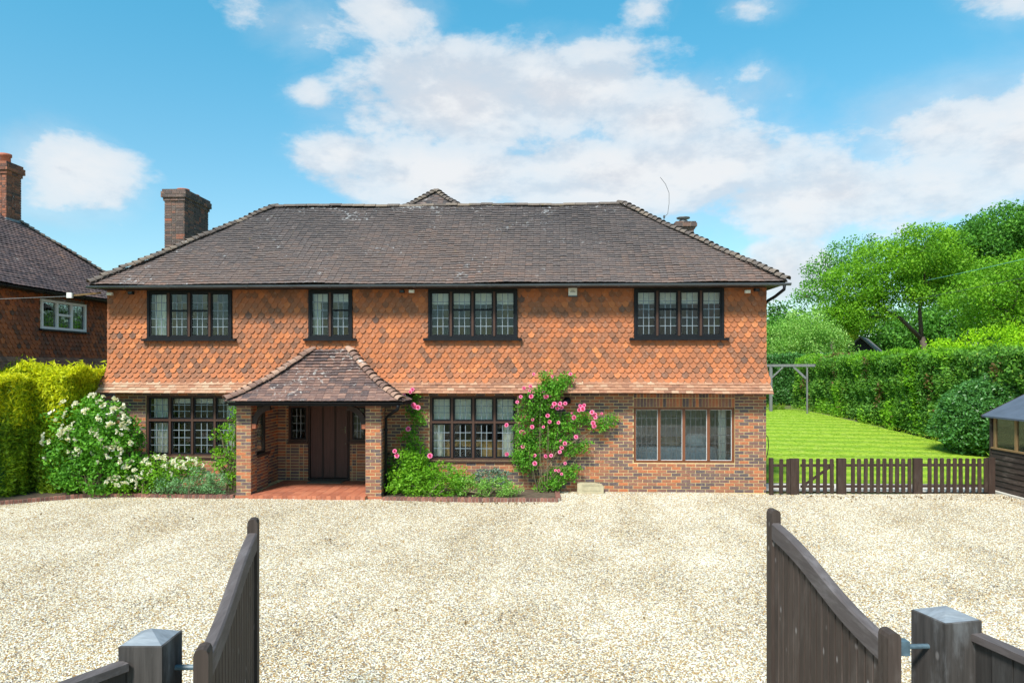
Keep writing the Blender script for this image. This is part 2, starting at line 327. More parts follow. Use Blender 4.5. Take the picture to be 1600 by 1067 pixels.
class MB:
    def __init__(s): s.v = []; s.f = []; s.t = []
    def add(s, V, F, tint=0.5):
        b = len(s.v); s.v.extend([tuple(x) for x in V]); s.f.extend([[i+b for i in f] for f in F]); s.t.extend([tint]*len(F)); return s
    def box(s, x0, x1, y0, y1, z0, z1, tint=0.5):
        V = [(x, y, z) for z in (z0, z1) for y in (y0, y1) for x in (x0, x1)]
        return s.add(V, [(0, 2, 3, 1), (4, 5, 7, 6), (0, 1, 5, 4), (2, 6, 7, 3), (0, 4, 6, 2), (1, 3, 7, 5)], tint)
    def obox(s, M, sx, sy, sz, tint=0.5):
        V = [M @ Vector((x*sx/2, y*sy/2, z*sz/2)) for z in (-1, 1) for y in (-1, 1) for x in (-1, 1)]
        return s.add(V, [(0, 2, 3, 1), (4, 5, 7, 6), (0, 1, 5, 4), (2, 6, 7, 3), (0, 4, 6, 2), (1, 3, 7, 5)], tint)
    def bar(s, a, b, wdt, h, up=(0, 0, 1), tint=0.5):
        a, b = Vector(a), Vector(b); d = (b-a); L = d.length; d.normalize()
        u = Vector(up); x = d.cross(u)
        if x.length < 1e-4: x = d.cross(Vector((1, 0, 0)))
        x.normalize(); u = x.cross(d)
        M = Matrix((( x.x, d.x, u.x, (a.x+b.x)/2), (x.y, d.y, u.y, (a.y+b.y)/2), (x.z, d.z, u.z, (a.z+b.z)/2), (0, 0, 0, 1)))
        return s.obox(M, wdt, L, h, tint)
    def tube(s, pts, radii, n=8, caps=True, tint=0.5):
        pts = [Vector(p) for p in pts]
        if not hasattr(radii, '__len__'): radii = [radii]*len(pts)
        rings = []; ref = None
        for i, p in enumerate(pts):
            d = (pts[min(i+1, len(pts)-1)]-pts[max(i-1, 0)]).normalized()
            if ref is None:
                ref = d.cross(Vector((0.13, 0.31, 0.94)))
                if ref.length < 0.1: ref = d.cross(Vector((1, 0, 0)))
            x = (ref - d*ref.dot(d)).normalized(); ref = x; y = d.cross(x)
            rings.append([p + (x*math.cos(2*math.pi*k/n)+y*math.sin(2*math.pi*k/n))*radii[i] for k in range(n)])
        V = [v for r in rings for v in r]; F = []
        for i in range(len(pts)-1):
            for k in range(n):
                F.append((i*n+k, i*n+(k+1) % n, (i+1)*n+(k+1) % n, (i+1)*n+k))
        if caps: F.append(tuple(range(n-1, -1, -1))); F.append(tuple((len(pts)-1)*n+k for k in range(n)))
        return s.add(V, F, tint)
    def lathe(s, c, prof, n=16, tint=0.5):
        V = []; F = []
        for r, z in prof:
            for k in range(n): V.append((c[0]+r*math.cos(2*math.pi*k/n), c[1]+r*math.sin(2*math.pi*k/n), c[2]+z))
        for i in range(len(prof)-1):
            for k in range(n): F.append((i*n+k, i*n+(k+1) % n, (i+1)*n+(k+1) % n, (i+1)*n+k))
        F.append(tuple(range(n-1, -1, -1))); F.append(tuple((len(prof)-1)*n+k for k in range(n)))
        return s.add(V, F, tint)
    def prism(s, outline, axis_vec, tint=0.5):
        """closed outline of 3-D points extruded by axis_vec"""
        n = len(outline); d = Vector(axis_vec)
        V = [Vector(p) for p in outline]+[Vector(p)+d for p in outline]
        F = [tuple(range(n-1, -1, -1)), tuple(range(n, 2*n))]+[(i, (i+1) % n, n+(i+1) % n, n+i) for i in range(n)]
        return s.add(V, F, tint)
    def build(s, name, mat, parent=None, smooth=False, kind=None):
        return link(name, np_mesh(name, s.v, s.f, s.t, mat, smooth), parent, kind=kind)

# repeated pieces (bricks, tiles): the nearest become objects, the rest one joined part
BOX5 = (np.array([(x, y, z) for z in (0, 1) for y in (-.5, .5) for x in (-.5, .5)], float),
        [(4, 5, 7, 6), (0, 1, 5, 4), (2, 6, 7, 3), (0, 4, 6, 2), (1, 3, 7, 5)])
def frame_matrix(o, U, W, N, s=(1, 1, 1)):
    M = np.eye(4); M[:3, 0] = np.array(U)*s[0]; M[:3, 1] = np.array(W)*s[1]; M[:3, 2] = np.array(N)*s[2]; M[:3, 3] = o
    return M
def pieces(name, rest, shape, items, mat, parent, n_ind=300, buckets=10, target=None):
    """items: (4x4 matrix, tint, whole?)"""
    V0, F0 = shape; V0 = np.asarray(V0, float)
    tgt = CAM if target is None else np.array(target)
    order = sorted(range(len(items)), key=lambda i: (not items[i][2], np.linalg.norm(items[i][0][:3, 3]-tgt)))
    ind = set(order[:n_ind])
    cache = {}
    for i in ind:
        M, ti, _ = items[i]
        b = min(buckets-1, int(ti*buckets))
        if b not in cache:
            cache[b] = np_mesh(name, V0, F0, [(b+0.5)/buckets]*len(F0), mat)
        o = bpy.data.objects.new(name, cache[b]); COL.objects.link(o); o.parent = parent
        o.matrix_local = Matrix(M.tolist())
        if parent.parent is None and parent.type == 'EMPTY': o.location = Vector(o.location)-Vector(parent.location)
    others = [items[i] for i in range(len(items)) if i not in ind]
    if others:
        n = len(V0); H = np.c_[V0, np.ones(n)]
        V = np.concatenate([(H @ M.T)[:, :3] for M, _, _ in others])
        F = [[j+k*n for j in f] for k in range(len(others)) for f in F0]
        T = [ti for _, ti, _ in others for _ in F0]
        o = link(rest, np_mesh(rest, V, F, T, mat), parent); o['kind'] = 'stuff'

def lat_noise(x, z, s=0.8, seed=0):
    return 0.5+0.25*(math.sin(x*s*1.7+seed)+math.sin(z*s*2.3+seed*1.7+1.3*math.sin(x*s*0.9)))

def holed(mb, a0, a1, z0, z1, holes, put):
    """cover [a0,a1]x[z0,z1] minus holes with boxes; put(a0,a1,z0,z1)"""
    xs = sorted({a0, a1, *[min(max(h[i], a0), a1) for h in holes for i in (0, 1)]})
    for xa, xb in zip(xs, xs[1:]):
        if xb-xa < 1e-5: continue
        hs = sorted((h[2], h[3]) for h in holes if h[0] <= xa+1e-6 and h[1] >= xb-1e-6)
        z = z0
        for h0, h1 in hs:
            if h0 > z: put(xa, xb, z, min(h0, z1))
            z = max(z, h1)
        if z < z1: put(xa, xb, z, z1)

def brick_items(o, U, N, width, height, holes=(), z_off=0.0, relief=0.010, bl=0.212, bh=0.062, j=0.013, flemish=False, soldiers=()):
    """bricks laid on a vertical face whose lower left corner is o; holes in (u0,u1,v0,v1)"""
    U = np.array(U, float); N = np.array(N, float); W = np.array((0, 0, 1.0)); o = np.array(o, float)
    out = []; rows = int(height/(bh+j)+1e-6)
    def emit(a, b, v0, v1, whole):
        c = o+U*(a+b)/2+W*(v0+v1)/2-N*0.03
        tt = min(1, max(0, random.betavariate(1.3, 1.25)))
        out.append((frame_matrix(c, U, W, N, (b-a, v1-v0, 0.03+relief+random.uniform(-.002, .003))), tt, whole))
    for r in range(rows+1):
        v0 = r*(bh+j)+j/2; v1 = min(v0+bh, height)
        if v1-v0 < 0.02: continue
        step = [bl, (bl-j)/2] if flemish else [bl]
        a = -(bl+j)*(0.5 if r % 2 else 0.0); k = r
        while a < width:
            L = step[k % len(step)]; k += 1
            lo, hi = max(a, 0.0), min(a+L, width)
            segs = [(lo, hi)]
            for h in holes:
                if h[3] <= v0+0.02 or h[2] >= v1-0.02: continue
                ns = []
                for p_, q_ in segs:
                    if h[1] <= p_ or h[0] >= q_: ns.append((p_, q_)); continue
                    if h[0]-p_ > 0.02: ns.append((p_, h[0]-0.004))
                    if q_-h[1] > 0.02: ns.append((h[1]+0.004, q_))
                segs = ns
            for p_, q_ in segs:
                if q_-p_ > 0.025: emit(p_, q_, v0, v1, q_-p_ > 0.2)
            a += L+j
    for s0, s1, v0, v1 in soldiers:
        n = int((s1-s0)/0.075)
        for i in range(n):
            a = s0+(s1-s0)*i/n
            emit(a+0.005, a+(s1-s0)/n-0.005, v0+0.005, v1-0.005, False)
    return out

# plain tile: slightly cambered slab, x across, y up the slope, z out
def plain_tile(wd, ln, th=0.013, tilt=0.026, camber=0.005):
    xs = (-wd/2, 0, wd/2); cz = (0, camber, 0)
    V = [(x, 0, tilt+c_) for x, c_ in zip(xs, cz)]+[(x, ln, c_) for x, c_ in zip(xs, cz)]+[(x, 0, tilt-th+c_) for x, c_ in zip(xs, cz)]+[(x, ln, -th+c_) for x, c_ in zip(xs, cz)]
    return V, [(0, 1, 4, 3), (1, 2, 5, 4), (6, 7, 1, 0), (7, 8, 2, 1), (0, 3, 9, 6), (2, 8, 11, 5)]
# club tile for hanging: square shoulders and a round tongue
def club_tile(wd=0.155, ln=0.195, th=0.013, tilt=0.034):
    h = wd/2; sh = 0.056
    out = [(-h, ln), (-h, sh+0.010), (-h*0.80, sh-0.004)]
    for k in range(1, 8):
        a = math.pi*(1-k/8)
        out.append((h*0.80*math.cos(a)*1.0, (sh-0.004)-(sh-0.004)*math.sin(a)))
    out += [(h*0.80, sh-0.004), (h, sh+0.010), (h, ln)]
    z = lambda y: tilt*(1-y/ln)
    n = len(out)
    V = [(x, y, z(y)) for x, y in out]+[(x, y, z(y)-th) for x, y in out]
    F = [tuple(range(n))]+[(i+1, i, n+i, n+i+1) for i in range(n-1)]
    return V, F
def bonnet(r0=0.12, r1=0.08, ln=0.27, th=0.015, n=6, rise=0.03):
    V = []; F = []
    for (r, y, z) in ((r0, 0, rise), (r1, ln, 0), (r0-th, 0, rise)):
        for k in range(n+1):
            a = math.pi*k/n
            V.append((-r*math.cos(a), y, z+r*0.72*math.sin(a)-0.02))
    m_ = n+1
    for k in range(n):
        F.append((k, k+1, m_+k+1, m_+k)); F.append((2*m_+k, 2*m_+k+1, k+1, k))
    return V, F

def slope_tiles(P0, U, Wv, L, gauge, tw, lo, hi, sag=None, seed=1, tfun=None, wave=0.012):
    """tiles on one roof slope; lo(s), hi(s) bound the course in metres along U"""
    U = np.array(U, float); Wv = np.array(Wv, float); N = np.cross(U, Wv); P0 = np.array(P0, float)
    items = []; k = 0; s = 0.0
    while s < L-0.04:
        a, b = lo(s), hi(s)
        x = a-(tw*0.5 if k % 2 else 0.0)
        drift = random.uniform(-.004, .004)
        while x < b-0.02:
            xa, xb = max(x, a), min(x+tw, b)
            if xb-xa > 0.03:
                xc = (xa+xb)/2
                und = wave*(math.sin(xc*1.1+seed+s*0.7)+0.7*math.sin(xc*2.7+s*1.9+seed*2)) + random.uniform(-.003, .004)
                c = P0+U*xc+Wv*(s+drift+random.uniform(-.005, .005))+N*(und+(sag(s) if sag else 0))
                rot = random.uniform(-.018, .018)
                U2 = U*math.cos(rot)+Wv*math.sin(rot); W2 = Wv*math.cos(rot)-U*math.sin(rot)
                tt = random.betavariate(2, 2)
                if tfun: tt = tfun(xc, s, tt)
                items.append((frame_matrix(c, U2, W2, N, ((xb-xa)/tw, 1, 1)), min(1, max(0, tt)), abs(xb-xa-tw) < 1e-3))
            x += tw
        s += gauge; k += 1
    return items
def ridge_items(a, b, step, N=None, flip=False):
    a = np.array(a, float); b = np.array(b, float); d = b-a; L = np.linalg.norm(d); d /= L
    z = np.array((0, 0, 1.0)) if N is None else np.array(N, float)
    U = np.cross(d, z); U /= np.linalg.norm(U); N2 = np.cross(U, d)
    n = max(1, int(L/step)); out = []
    for i in range(n):
        c = a+d*(i*L/n)+N2*(random.uniform(-.010, .012)+.012*math.sin(i*.45)+.01*math.sin(i*.17+1))+U*random.uniform(-.008, .008)
        rot = random.uniform(-.04, .04)
        d2 = d*math.cos(rot)+U*math.sin(rot); U2 = U*math.cos(rot)-d*math.sin(rot)
        out.append((frame_matrix(c, U2, d2, N2, (1, 1, 1)), random.random(), True))
    return out

# foliage: many small folded leaves
def leaf_arrays(P, size, Nrm=None, spread=0.8, aspect=0.55, tint=None, up=0.25):
    P = np.asarray(P, float); n = len(P)
    d = RNG.normal(size=(n, 3))
    if Nrm is not None: d = d*spread+Nrm
    d[:, 2] += up
    d /= np.linalg.norm(d, axis=1)[:, None]+1e-9          # leaf axis
    q = RNG.normal(size=(n, 3)); s = np.cross(d, q); s /= np.linalg.norm(s, axis=1)[:, None]+1e-9
    nn = np.cross(s, d)
    L = (size*RNG.uniform(0.6, 1.35, n))[:, None]; W = L*aspect*0.5
    b = P-d*L*0.4; tip = P+d*L*0.6
    l = P-s*W+nn*W*0.4; r = P+s*W+nn*W*0.4
    V = np.stack([b, l, tip, r], 1).reshape(-1, 3)
    i = np.arange(n)[:, None]*4
    F = np.concatenate([i+np.array([[0, 2, 1]]), i+np.array([[0, 3, 2]])], 1).reshape(-1, 3)
    T = np.clip(RNG.normal(0.5, 0.2, n) if tint is None else tint, 0, 1)
    return V, F, np.repeat(T, 2)
def foliage(name, P, size, mat, parent, Nrm=None, **kw):
    V, F, T = leaf_arrays(P, size, Nrm, **kw)
    return link(name, np_mesh(name, V, F, T, mat), parent)
def clump_points(centres, per, rad, flat=0.75):
    C = np.repeat(np.asarray(centres, float), per, 0)
    d = RNG.normal(size=C.shape); n = np.linalg.norm(d, axis=1)[:, None]
    d = d/n*np.minimum(n, 1.9)
    return C+d*rad*np.array([1, 1, flat])
def lobe_centres(lobes, dens, shell=0.72):
    """points spread through and over the lobes of a crown, densest near the skin"""
    out = []
    for x, y, z, rx, ry, rz in lobes:
        n = max(4, int(dens*(rx*ry+rx*rz+ry*rz)))
        d = RNG.normal(size=(n, 3)); d /= np.linalg.norm(d, axis=1)[:, None]
        r = shell+(1.0-shell)*RNG.random(n)**0.6
        r = np.where(RNG.random(n) < 0.10, r*RNG.uniform(1.0, 1.16, n), r)
        r = np.where(RNG.random(n) < 0.22, RNG.random(n)**0.5*0.8, r)
        out.append(d*r[:, None]*np.array([rx, ry, rz])+np.array([x, y, z]))
    return np.concatenate(out)
def tree(name, base, label, cat, lobes, mat, dens=5, per=26, leaf=0.2, clump=0.42, trunk_r=0.25, fork=0.45, group=None, limbs=True, crown='crown', lean=(0, 0)):
    t_ = thing(name, base, label, cat, group)
    mb = MB(); b = Vector(base); cs = [Vector(l[:3]) for l in lobes]
    cen = sum(cs, Vector())/len(cs)
    top = b.lerp(Vector((cen.x+lean[0], cen.y+lean[1], cen.z)), fork)
    mid = b.lerp(top, 0.5)+Vector((random.uniform(-.15, .15), random.uniform(-.1, .1), 0))
    mb.tube([b-Vector((0, 0, .2)), b+Vector((0, 0, .25)), mid, top], [trunk_r*1.5, trunk_r*1.1, trunk_r*0.9, trunk_r*0.75], 8)
    if limbs:
        lo_ = sorted(lobes, key=lambda l: l[0]); h_ = max(1, len(lo_)//2)
        for grp in (lo_[:h_], lo_[h_:]):
            g = sum((Vector(l[:3]) for l in grp), Vector())/len(grp)
            kn = top.lerp(g, 0.38)+Vector((random.uniform(-.2, .2), random.uniform(-.2, .2), .25)); en = top.lerp(g, 0.8)
            mb.tube([top-Vector((0, 0, .15)), kn, en], [trunk_r*0.62, trunk_r*0.45, trunk_r*0.2], 7)
            for l in grp:
                e = Vector(l[:3]); st0 = kn.lerp(en, random.uniform(0, .8)); m1 = st0.lerp(e, 0.5)+Vector((random.uniform(-.3, .3), random.uniform(-.3, .3), random.uniform(0, .35)))
                mb.tube([st0, m1, e], [trunk_r*0.3, trunk_r*0.2, trunk_r*0.09], 6)
                for _ in range(6):
                    d = Vector((random.gauss(0, 1), random.gauss(0, 1), random.gauss(0.3, 0.8))).normalized()
                    tip = e+Vector((d.x*l[3], d.y*l[4], d.z*l[5]))*0.9; st = m1.lerp(e, random.uniform(.1, 1))
                    mb.tube([st, st.lerp(tip, .5)+Vector((0, 0, random.uniform(-.2, .3))), tip], [trunk_r*0.14, trunk_r*0.08, trunk_r*0.03], 5, caps=False)
    mb.build('trunk', 'bark', t_, smooth=True)
    C = lobe_centres(lobes, dens)
    P = clump_points(C, per, clump)
    ct = np.clip(RNG.normal(0.5, 0.26, len(C)), 0, 1)
    T = np.repeat(ct, per)+RNG.normal(0, 0.12, len(P))
    foliage(crown, P, leaf, mat, t_, tint=T)
    return t_

# ------------------------------------------------------------------ ground
def gz(x, y):
    t_ = min(1, max(0, (y-1.5)/24)); return 0.5*t_*t_*(3-2*t_)
def sheet(name, x0, x1, y0, y1, nx, ny, dz, mat, fn=gz, kind='structure'):
    V = []; F = []
    for j_ in range(ny+1):
        for i_ in range(nx+1):
            x = x0+(x1-x0)*i_/nx; y = y0+(y1-y0)*j_/ny
            V.append((x, y, fn(x, y)+dz))
    for j_ in range(ny):
        for i_ in range(nx):
            a = j_*(nx+1)+i_; F.append((a, a+1, a+nx+2, a+nx+1))
    return link(name, np_mesh(name, V, F, None, mat, True), kind=kind)
V = []; F = []
ys = [-600, -60, -20, 1.5, 4, 7, 10, 13, 16, 19, 22, 25.5, 40, 120, 1500]; xs_ = [-1500, -60, -20, 0, 20, 60, 1500]
for y in ys:
    for x in xs_: V.append((x, y, gz(x, y)-0.03))
for j_ in range(len(ys)-1):
    for i_ in range(len(xs_)-1):
        a = j_*len(xs_)+i_; F.append((a, a+1, a+len(xs_)+1, a+len(xs_)))
link('ground', np_mesh('ground', V, F, None, 'earth'), kind='structure')
def drive_h(x, y): return 0.012*math.sin(x*0.8+y*0.5)+0.008*math.sin(x*2.1-y*1.4)-0.006
drive = sheet('gravel_driveway', -13, 15, -19, 0.02, 56, 38, 0.0, 'gravel', drive_h)
sheet('garden_path', 5.33, 10.8, 0.24, 1.35, 8, 2, 0.006, 'concrete')
sheet('lawn', 5.33, 15.0, 1.35, 25.0, 24, 48, 0.02, 'lawn')
link('patio', MB().box(9.6, 13.7, 25.2, 29, 0.3, 0.56).v and np_mesh('patio', *(lambda b: (b.v, b.f))(MB().box(9.6, 13.7, 25.2, 29, 0.3, 0.56)), None, 'concrete'), kind='structure')

# loose stones lying on the drive
def stone_mesh(i):
    V = []; F = []
    n = 6
    for (r, z) in ((0.55, -0.5), (1.0, 0.0), (0.62, 0.5)):
        for k in range(n):
            a = 2*math.pi*(k+random.uniform(-.25, .25))/n; rr = r*random.uniform(.8, 1.15)
            V.append((rr*math.cos(a)*0.011, rr*math.sin(a)*0.0085, z*0.012*random.uniform(.8, 1.1)))
    for i_ in range(2):
        for k in range(n): F.append((i_*n+k, i_*n+(k+1) % n, (i_+1)*n+(k+1) % n, (i_+1)*n+k))
    F.append(tuple(range(2*n, 3*n)))
    return np_mesh('pebble', V, F, None, 'gravel_stone', True)
def scatter(name, host_mesh, protos, density, smin, smax, tilt, kind='stuff', seed=3):
    pc = bpy.data.collections.new(name+'_source')
    for me in protos:
        po = bpy.data.objects.new(me.name, me); pc.objects.link(po)
    ng = bpy.data.node_groups.new(name, 'GeometryNodeTree')
    ng.interface.new_socket('Geometry', in_out='INPUT', socket_type='NodeSocketGeometry')
    ng.interface.new_socket('Geometry', in_out='OUTPUT', socket_type='NodeSocketGeometry')
    g = NT(ng)
    gi = g.new('NodeGroupInput'); go = g.new('NodeGroupOutput')
    dp = g.new('GeometryNodeDistributePointsOnFaces'); dp.inputs['Density'].default_value = density; dp.inputs['Seed'].default_value = seed
    g.l.new(gi.outputs[0], dp.inputs['Mesh'])
    ci = g.new('GeometryNodeCollectionInfo'); ci.inputs['Collection'].default_value = pc; ci.inputs['Separate Children'].default_value = True; ci.inputs['Reset Children'].default_value = True
    ip = g.new('GeometryNodeInstanceOnPoints'); ip.inputs['Pick Instance'].default_value = True
    g.l.new(dp.outputs['Points'], ip.inputs['Points']); g.l.new(ci.outputs[0], ip.inputs['Instance'])
    rv = g.new('FunctionNodeRandomValue', data_type='FLOAT_VECTOR'); rv.inputs[0].default_value = (-tilt, -tilt, 0); rv.inputs[1].default_value = (tilt, tilt, 6.283)
    g.l.new(rv.outputs[0], ip.inputs['Rotation'])
    rs = g.new('FunctionNodeRandomValue', data_type='FLOAT'); rs.inputs[2].default_value = smin; rs.inputs[3].default_value = smax
    g.l.new(rs.outputs[1], ip.inputs['Scale'])
    g.l.new(ip.outputs[0], go.inputs[0])
    o = bpy.data.objects.new(name, host_mesh); COL.objects.link(o); o['kind'] = kind
    md = o.modifiers.new('scatter', 'NODES'); md.node_group = ng
    return o
hm = sheet('tmp_host', -12, 13.5, -13.2, -0.05, 51, 26, 0.003, 'gravel', drive_h); hme = hm.data; bpy.data.objects.remove(hm)
o = scatter('loose_gravel', hme, [stone_mesh(i) for i in range(5)], 800, 0.4, 1.15, 0.5)
tag(o, 'loose cream, ochre and grey gravel stones lying on the driveway', 'gravel')
n = 260
LP = np.c_[np.r_[RNG.uniform(6, 11, 110), RNG.uniform(-11, 5, 90), RNG.uniform(-3.4, .4, 60)], np.r_[-.45+.25*np.abs(RNG.normal(0, 1, 110))*-1, RNG.uniform(-9, -1.6, 90), -1.35-np.abs(RNG.normal(0, .2, 60))], np.full(n, .018)]
o = link('leaf_litter', np_mesh('leaf_litter', *leaf_arrays(LP, .05, np.tile((0, 0, .1), (n, 1)), aspect=.6, up=0), 'leaf_brown'), kind='stuff'); tag(o, 'dry brown leaves blown against the edges of the gravel', 'leaf litter')
# short grass blades
def tuft_mesh(i):
    V = []; F = []
    for k in range(9):
        a = random.uniform(0, 6.28); x, y = random.uniform(-.05, .05), random.uniform(-.05, .05); h = random.uniform(.025, .05); l = random.uniform(.0, .03)
        wv = Vector((math.cos(a), math.sin(a), 0))*0.005; b = len(V)
        V += [(x-wv.x, y-wv.y, 0), (x+wv.x, y+wv.y, 0), (x-wv.y*l*150, y+wv.x*l*150, h)]; F.append((b, b+1, b+2))
    return np_mesh('tuft', V, F, [random.random() for _ in F], 'grass_blade')
hm = sheet('tmp_host', 5.4, 14.6, 1.4, 24.6, 24, 48, 0.02, 'lawn'); hme = hm.data; bpy.data.objects.remove(hm)
o = scatter('grass', hme, [tuft_mesh(i) for i in range(6)], 45, 0.5, 0.9, 0.1, seed=5)
tag(o, 'short mown green grass covering the garden lawn', 'grass')

# ------------------------------------------------------------------ THE HOUSE
house = thing('brick_house', (-2.6, 3.0, 0), 'large red house with brick ground floor, tile-hung upper floor and hipped roof', 'house')
XL, XR = -10.45, 5.31
UPW = [(-9.44, -7.37), (-5.505, -4.455), (-2.63, -0.515), (2.23, 4.315)]      # upper windows
UZ = (3.62, 4.78)
LOW = [(-9.515, -7.245, 0.78, 2.27), (-2.61, -0.52, 0.72, 2.27), (2.228, 4.586, 0.685, 2.0)]
PX0, PX1 = -6.62, -3.72                                                     # porch recess
holes_low = [(a, b, c_, d) for a, b, c_, d in LOW]+[(PX0, PX1, 0.0, 2.32)]
holes_up = [(a, b, UZ[0], UZ[1]) for a, b in UPW]
# lower wall: mortar body with bricks
mb = MB(); holed(mb, XL+0.18, XR, -0.1, 2.33, [(h[0], h[1], max(h[2], -0.1) if h[2] > 0 else -0.1, h[3]) for h in holes_low], lambda a, b, c_, d: mb.box(a, b, -0.006, 0.29, c_, d))
lower = mb.build('lower_wall', 'mortar', house)
x0 = XL+0.18
it = brick_items((x0, 0, 0), (1, 0, 0), (0, -1, 0), XR-x0, 2.33, [(a-x0, b-x0, c_, d) for a, b, c_, d in holes_low]+[(LOW[2][0]-x0, LOW[2][1]-x0, 2.0, 2.33)],
                 soldiers=[(LOW[2][0]-x0, LOW[2][1]-x0, 2.0, 2.21), (LOW[2][0]-x0, LOW[2][1]-x0, 2.215, 2.325)], relief=0.012)
pieces('brick', 'brickwork', BOX5, it, 'brick', lower, 300, target=(1.5, -8, 1))
# upper wall body
mb = MB(); holed(mb, XL, XR, 2.33, 4.86, holes_up, lambda a, b, c_, d: mb.box(a, b, -0.015, 0.29, c_, d))
upper = mb.build('upper_wall', 'dark_mortar', house)
GA = 0.1195; TW = 0.1655; HW = 0.158
def flare(z): return 0.0 if z > 3.0 else 0.13*((3.0-z)/0.45)**1.7
items = []
row = 0; z = 2.555
while z < 4.80:
    ext = flare(z)*0.5
    x = XL-ext-(HW/2 if row % 2 else 0)
    while x < XR+ext:
        segs = [(max(x, XL-ext), min(x+HW, XR+ext))]
        for h in holes_up:
            if h[2]-0.01 < z+0.05 < h[3]+0.05:
                ns = []
                for p_, q_ in segs:
                    if h[1] <= p_ or h[0] >= q_: ns.append((p_, q_)); continue
                    if h[0]-p_ > 0.02: ns.append((p_, h[0]))
                    if q_-h[1] > 0.02: ns.append((h[1], q_))
                segs = ns
        for p_, q_ in segs:
            if q_-p_ < 0.03: continue
            dz_ = -flare(z)*0.9; sl = (flare(z)-flare(z+0.12))/0.12
            W_ = np.array((0, sl, 1.0)); W_ /= np.linalg.norm(W_); N_ = np.array((0, -W_[2], W_[1]))
            rot = random.uniform(-.02, .02); U_ = np.array((1.0, 0, 0)); U2 = U_*math.cos(rot)+W_*math.sin(rot); W2 = W_*math.cos(rot)-U_*math.sin(rot)
            ln_ = lat_noise(p_, z, 0.55, 2.0)
            dark = 1.0 if ln_ > 0.62 else (0.55 if ln_ > 0.4 else 0.25)
            tt = 0.42+0.42*random.betavariate(2.2, 2.2)
            if random.random() < 0.40*dark+0.06: tt = random.uniform(0.2, 0.5)
            if random.random() < 0.05: tt = random.uniform(.85, 1)
            if random.random() < 0.02: tt = random.uniform(.08, .2)
            items.append((frame_matrix(((p_+q_)/2, -0.03-flare(z)+random.uniform(-.004, .003), z+random.uniform(-.004, .004)), U2, W2, N_, ((q_-p_)/HW, 1, 1)), tt, q_-p_ > HW-1e-3))
        x += HW
    z += GA; row += 1
hang = MB().box(XL+0.02, XR-0.02, -0.022, -0.0155, 4.78, 4.855).build('tile_batten', 'dark_mortar', house)
pieces('hung_tile', 'tile_hanging', club_tile(), items, 'hung_tile', hang, 300, target=(-2, -14, 3.2))
# tiled apron (bell-cast) over the brickwork
apron = MB().prism([(XL-0.04, -0.02, 2.62), (XL-0.04, -0.16, 2.53), (XL-0.04, -0.345, 2.325), (XL-0.04, -0.02, 2.325)], (XR-XL+0.10, 0, 0)).build('apron', 'beam_wood', house)
ap = []
Wv = np.array((0, 0.205, 0.235)); ap_len = np.linalg.norm(Wv); Wv /= ap_len
for k in range(4):
    s = k*0.085
    e = 0.075-0.018*k
    x = XL-e-(TW/2 if k % 2 else 0)
    N_ = np.cross((1, 0, 0), Wv)
    while x < XR+e:
        p_, q_ = max(x, XL-e), min(x+TW, XR+e)
        if q_-p_ > 0.03:
            c_ = np.array(((p_+q_)/2, -0.375, 2.318))+Wv*s+N_*random.uniform(0, .006)+np.array((0, 0, .008*math.sin(p_*0.9)))
            rot = random.uniform(-.015, .015); U_ = np.array((1.0, 0, 0)); U2 = U_*math.cos(rot)+Wv*math.sin(rot); W2 = Wv*math.cos(rot)-U_*math.sin(rot)
            pale = 0.3 if p_ < -6.5 else (0.12 if p_ > 0 else 0.0)
            ap.append((frame_matrix(c_, U2, W2, N_, ((q_-p_-0.003)/TW, 1, 1)), min(1, random.betavariate(2, 2.4)+pale), q_-p_ > TW-1e-3))
        x += TW
pieces('apron_tile', 'apron_tiles', plain_tile(TW, 0.16, 0.016, 0.034, 0.003), ap, 'apron_tile', apron, 300)
# side and back walls
MB().box(XL, XL+0.29, 0.30, 5.7, -0.1, 4.86).build('side_wall', 'brick', house)
MB().box(XR-0.29, XR-0.002, 0.295, 5.7, -0.1, 4.86).build('side_wall', 'brick', house)
MB().box(XL+0.30, XR-0.30, 5.4, 5.69, -0.1, 4.86).build('back_wall', 'brick', house)
MB().box(XL+0.30, XR-0.30, 0.30, 5.4, 2.36, 2.56).build('floor_slab', 'white_plaster', house)
MB().box(XL+0.30, XR-0.30, 0.30, 5.4, 4.74, 4.85).build('ceiling', 'white_plaster', house)
MB().box(XL+0.30, XR-0.30, 0.30, 5.4, -0.09, 0.02).build('ground_floor', 'carpet', house)
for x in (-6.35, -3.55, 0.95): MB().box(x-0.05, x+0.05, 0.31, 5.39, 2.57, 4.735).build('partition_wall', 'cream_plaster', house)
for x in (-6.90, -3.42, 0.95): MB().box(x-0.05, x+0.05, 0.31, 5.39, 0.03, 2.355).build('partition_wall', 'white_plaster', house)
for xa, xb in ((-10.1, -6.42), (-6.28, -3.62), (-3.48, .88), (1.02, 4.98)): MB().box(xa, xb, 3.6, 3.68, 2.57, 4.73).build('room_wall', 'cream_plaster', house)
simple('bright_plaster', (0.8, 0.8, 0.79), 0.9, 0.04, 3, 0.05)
for xa, xb, q in ((-10.1, -6.97, 'white_plaster'), (-3.35, .88, 'white_plaster'), (2.6, 4.98, 'bright_plaster')): MB().box(xa, xb, 4.2 if q[0] == 'w' else 2.9, 4.28 if q[0] == 'w' else 2.98, 0.03, 2.35).build('room_wall', q, house)

